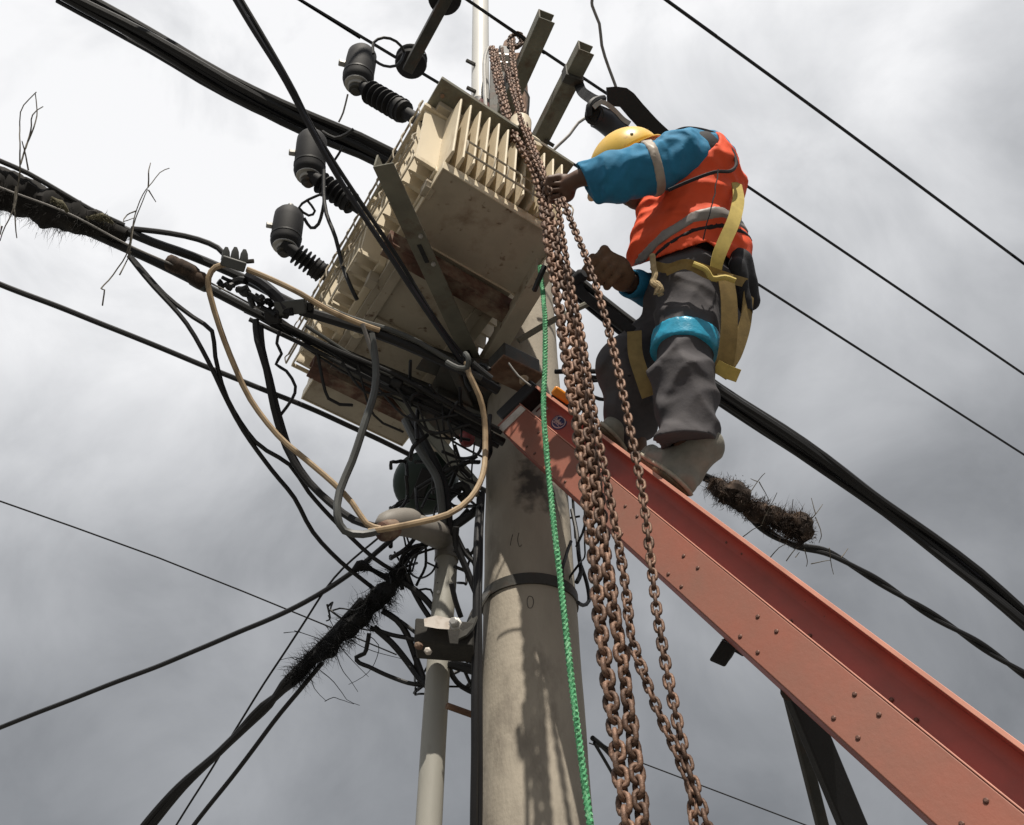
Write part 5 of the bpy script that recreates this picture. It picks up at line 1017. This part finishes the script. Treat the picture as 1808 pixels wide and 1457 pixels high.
# piping round the vest armhole
AH = [W(x, y, z) for x, y, z in ((1182, 236, 3.26), (1215, 226, 3.28), (1262, 236, 3.26), (1290, 262, 3.24), (1300, 288, 3.2), (1290, 302, 3.16), (1262, 304, 3.13), (1222, 318, 3.12), (1180, 336, 3.12))]
MB().tube(spline(AH, .01), .006, 6).build('armhole_piping', 'black_cloth', man)
MB().tube(wob(spline([W(x, y, z) for x, y, z in ((1268, 300, 3.13), (1262, 340, 3.08), (1252, 380, 3.045), (1242, 424, 3.04))], .01), .003, 30), .0022, 5).build('side_seam', 'black_cloth', man)
# --- boots
def boot(A_, d, n, seed):                                     # ankle, heel-to-toe direction, sole normal
    d = nrm(d); n = nrm(n-d*np.dot(n, d)); hl = A_-n*.055-d*.045; toe = hl+d*.215
    lo_ = np.min([A_+n*.1, hl, toe], axis=0)-.1; hi_ = np.max([A_+n*.1, hl, toe], axis=0)+.1
    F_ = Field(lo_, hi_, .006); F_.cap(A_+n*.07, A_-n*.02, .056, .054, .02); F_.cap(hl, hl+d*.06, .046, k=.03); F_.cap(hl+d*.05, toe, .047, .042, .04); F_.cap(A_-n*.005, hl+d*.14+n*.012, .05, .040, .04)
    F_.folds(.004, [(d+n, 90), (n-.6*d, 70)], seed); F_.cut(hl-n*.030, n); F_.mesh('boot', 'boot', man, 1)
    G_ = Field(lo_, hi_, .005); G_.cap(hl, hl+d*.06, .052, k=.02); G_.cap(hl+d*.05, toe, .053, .047, .03); G_.cut(hl-n*.026, -n); G_.cut(hl-n*.052, n); G_.mesh('sole', 'boot_sole', man, 0)
    G_ = Field(lo_, hi_, .005); G_.cap(hl, hl+d*.06, .0545, k=.02); G_.cap(hl+d*.05, toe, .0555, .0495, .03); G_.cut(hl-n*.013, -n); G_.cut(hl-n*.0255, n); G_.mesh('welt', 'boot_welt', man, 0)
    cv_ = np.cross(d, n)
    for q_ in range(4): c_ = A_+n*(.045-.02*q_)+d*(.045+.016*q_); MB().tube(spline([c_-cv_*.03-d*.012, c_+d*.012, c_+cv_*.03-d*.012], .01), .0035, 5).build('lace', 'boot_welt', man)
    MB().tube(spline([A_+n*.0+d*.048-np.cross(d, n)*.02, A_-n*.012+d*.06, A_-n*.004+d*.05+np.cross(d, n)*.025], .01), .005, 6).build('lace', 'strap_yellow', man)
boot(LA, -BD*.95-BN*.12, BT, 2); boot(RA, -BN*.9-BD*.3, BT, 4)
# --- helmet
hm = MB(); n1_, n2_ = 14, 40; V = []; F = []
def hpt(a, b, e=0.0):
    r1, r2, r3 = .126+e, .140+e, .118+e
    return HC+CROWN*(.028+r3*math.sin(a))+HX*(r1*math.cos(a)*math.sin(b))+FACE*(.004+r2*math.cos(a)*math.cos(b))
for i in range(n1_+1):
    for k in range(n2_): V.append(hpt(math.pi/2*i/n1_, 2*math.pi*k/n2_, .004*math.exp(-((math.sin(2*math.pi*k/n2_)/.16)**2))*math.sin(math.pi/2*i/n1_)))
for i in range(n1_):
    for k in range(n2_): F.append((i*n2_+k, i*n2_+(k+1) % n2_, (i+1)*n2_+(k+1) % n2_, (i+1)*n2_+k))
sh_ = MB().add(V, F).build('helmet', 'helmet_yellow', man); md = sh_.modifiers.new('shell', 'SOLIDIFY'); md.thickness = .004; md.offset = -1; orient(sh_)
V = []; F = []
for k in range(n2_+1):
    b = 2*math.pi*k/n2_; fr_ = max(0, math.cos(b)); wdt = .018+.032*fr_**2.5; p = hpt(0.0, b); o = nrm(p-HC-CROWN*np.dot(p-HC, CROWN)); V += [p-o*.002, p+o*wdt-CROWN*(.006+.018*fr_**2), p+o*wdt-CROWN*(.010+.018*fr_**2), p-o*.002-CROWN*.005]
for k in range(n2_):
    for j in range(4): F.append((k*4+j, k*4+(j+1) % 4, k*4+4+(j+1) % 4, k*4+4+j))
orient(MB().add(V, F).build('brim', 'helmet_yellow', sh_ if False else man))
for b in (2.2, 2.9, -2.2): q = hpt(.35, b); MB().lathe(q, q-HC, [(-.002, .006), (.002, .006), (.003, .003)], 8).build('vent_plug', 'dark_steel', man)
MB().tube([hpt(0, b, -.008)-CROWN*.012 for b in np.linspace(.6*math.pi, 1.4*math.pi, 20)], .012, 8).build('headband', 'rope_tan', man)
MB().tube(spline([hpt(0, .5*math.pi, -.006), HC+HX*.075-CROWN*.07+FACE*.03, HC+FACE*.06-CROWN*.13], .01), .005, 6).build('chin_strap', 'black_cloth', man)
MB().tube(spline([hpt(0, -.5*math.pi, -.006), HC-HX*.075-CROWN*.07+FACE*.03, HC+FACE*.06-CROWN*.13], .01), .005, 6).build('chin_strap', 'black_cloth', man)
# --- harness webbing
tocam = -ray(1250, 480)
def strap(name, m, pts, wpx, nrmls=None, th=.0026):
    S = spline(px(pts), .012); w_ = wpx*np.mean([depth(p) for p in S])/F_PX
    return MB().ribbon(S, nrmls if nrmls is not None else tocam, w_, th).build(name, m, man, angle=60)
strap('back_strap', 'strap_yellow', [(1300, 322, 3.24), (1304, 350, 3.18), (1296, 388, 3.10), (1280, 425, 3.06), (1268, 455, 3.04), (1262, 486, 3.03)], 24, nrmls=np.array([.45, -.9, .15]))
strap('waist_strap', 'strap_tan', [(1150, 468, 3.13), (1180, 474, 3.07), (1212, 466, 3.03), (1250, 478, 3.02), (1290, 492, 3.05), (1318, 500, 3.12)], 17)
strap('waist_strap', 'strap_tan', [(1176, 482, 3.06), (1210, 470, 3.02), (1246, 486, 3.01), (1268, 494, 3.01)], 11)
strap('leg_strap', 'strap_tan', [(1280, 484, 3.03), (1287, 530, 3.01), (1287, 590, 2.99), (1280, 640, 2.98), (1268, 662, 2.98)], 33, nrmls=np.array([.3, -.9, -.2]))
strap('leg_strap', 'strap_tan', [(1322, 520, 3.12), (1316, 570, 3.08), (1302, 615, 3.03), (1288, 640, 3.0)], 30, nrmls=np.array([.7, -.7, -.2]))
strap('leg_strap', 'strap_tan', [(1120, 585, 3.12), (1122, 625, 3.08), (1134, 665, 3.04), (1146, 700, 3.02)], 26)
strap('strap_end', 'strap_yellow', [(1264, 646, 2.96), (1282, 656, 2.95), (1304, 664, 2.96)], 24)
MB().tube(spline(px([(1224, 466, 3.0), (1246, 476, 2.99), (1258, 492, 2.99), (1280, 490, 2.99), (1298, 496, 2.99)]), .01), .009, 8).build('buckle_rope', 'strap_yellow', man)
MB().tube(wob(spline(px([(1152, 450, 3.1), (1154, 470, 3.08), (1157, 485, 3.07), (1152, 500, 3.05), (1164, 508, 3.04), (1158, 518, 3.04), (1168, 512, 3.04), (1160, 500, 3.05), (1166, 522, 3.04)]), .008), .003, 50), .010, 7).build('rope_knot', 'rope_tan', man)
pk = Field(W(1300, 480, 3.2)-.17, W(1300, 480, 3.2)+.17, .008); pk.cap(W(1302, 462, 3.2), W(1326, 530, 3.2), .05, .035, .03); pk.cap(W(1300, 470, 3.14), W(1318, 550, 3.12), .03, .024, .03); pk.folds(.006, [(UP, 70), (FWD+UP, 50)], 3); pk.mesh('tool_pouch', 'black_cloth', man, 1)
strap('lanyard', 'black_cloth', [(1016, 486, 3.16), (1024, 512, 3.14), (1048, 535, 3.14), (1085, 558, 3.14), (1118, 586, 3.14)], 17)
strap('lanyard', 'black_cloth', [(1112, 575, 3.16), (1112, 620, 3.14), (1111, 665, 3.12)], 5)
MB().lathe(W(1020, 492, 3.15), W(1034, 480, 3.13)-W(1020, 492, 3.15), [(-.02, .02), (.02, .022), (.03, .016)], 10).build('lanyard_grip', 'black_cloth', man)
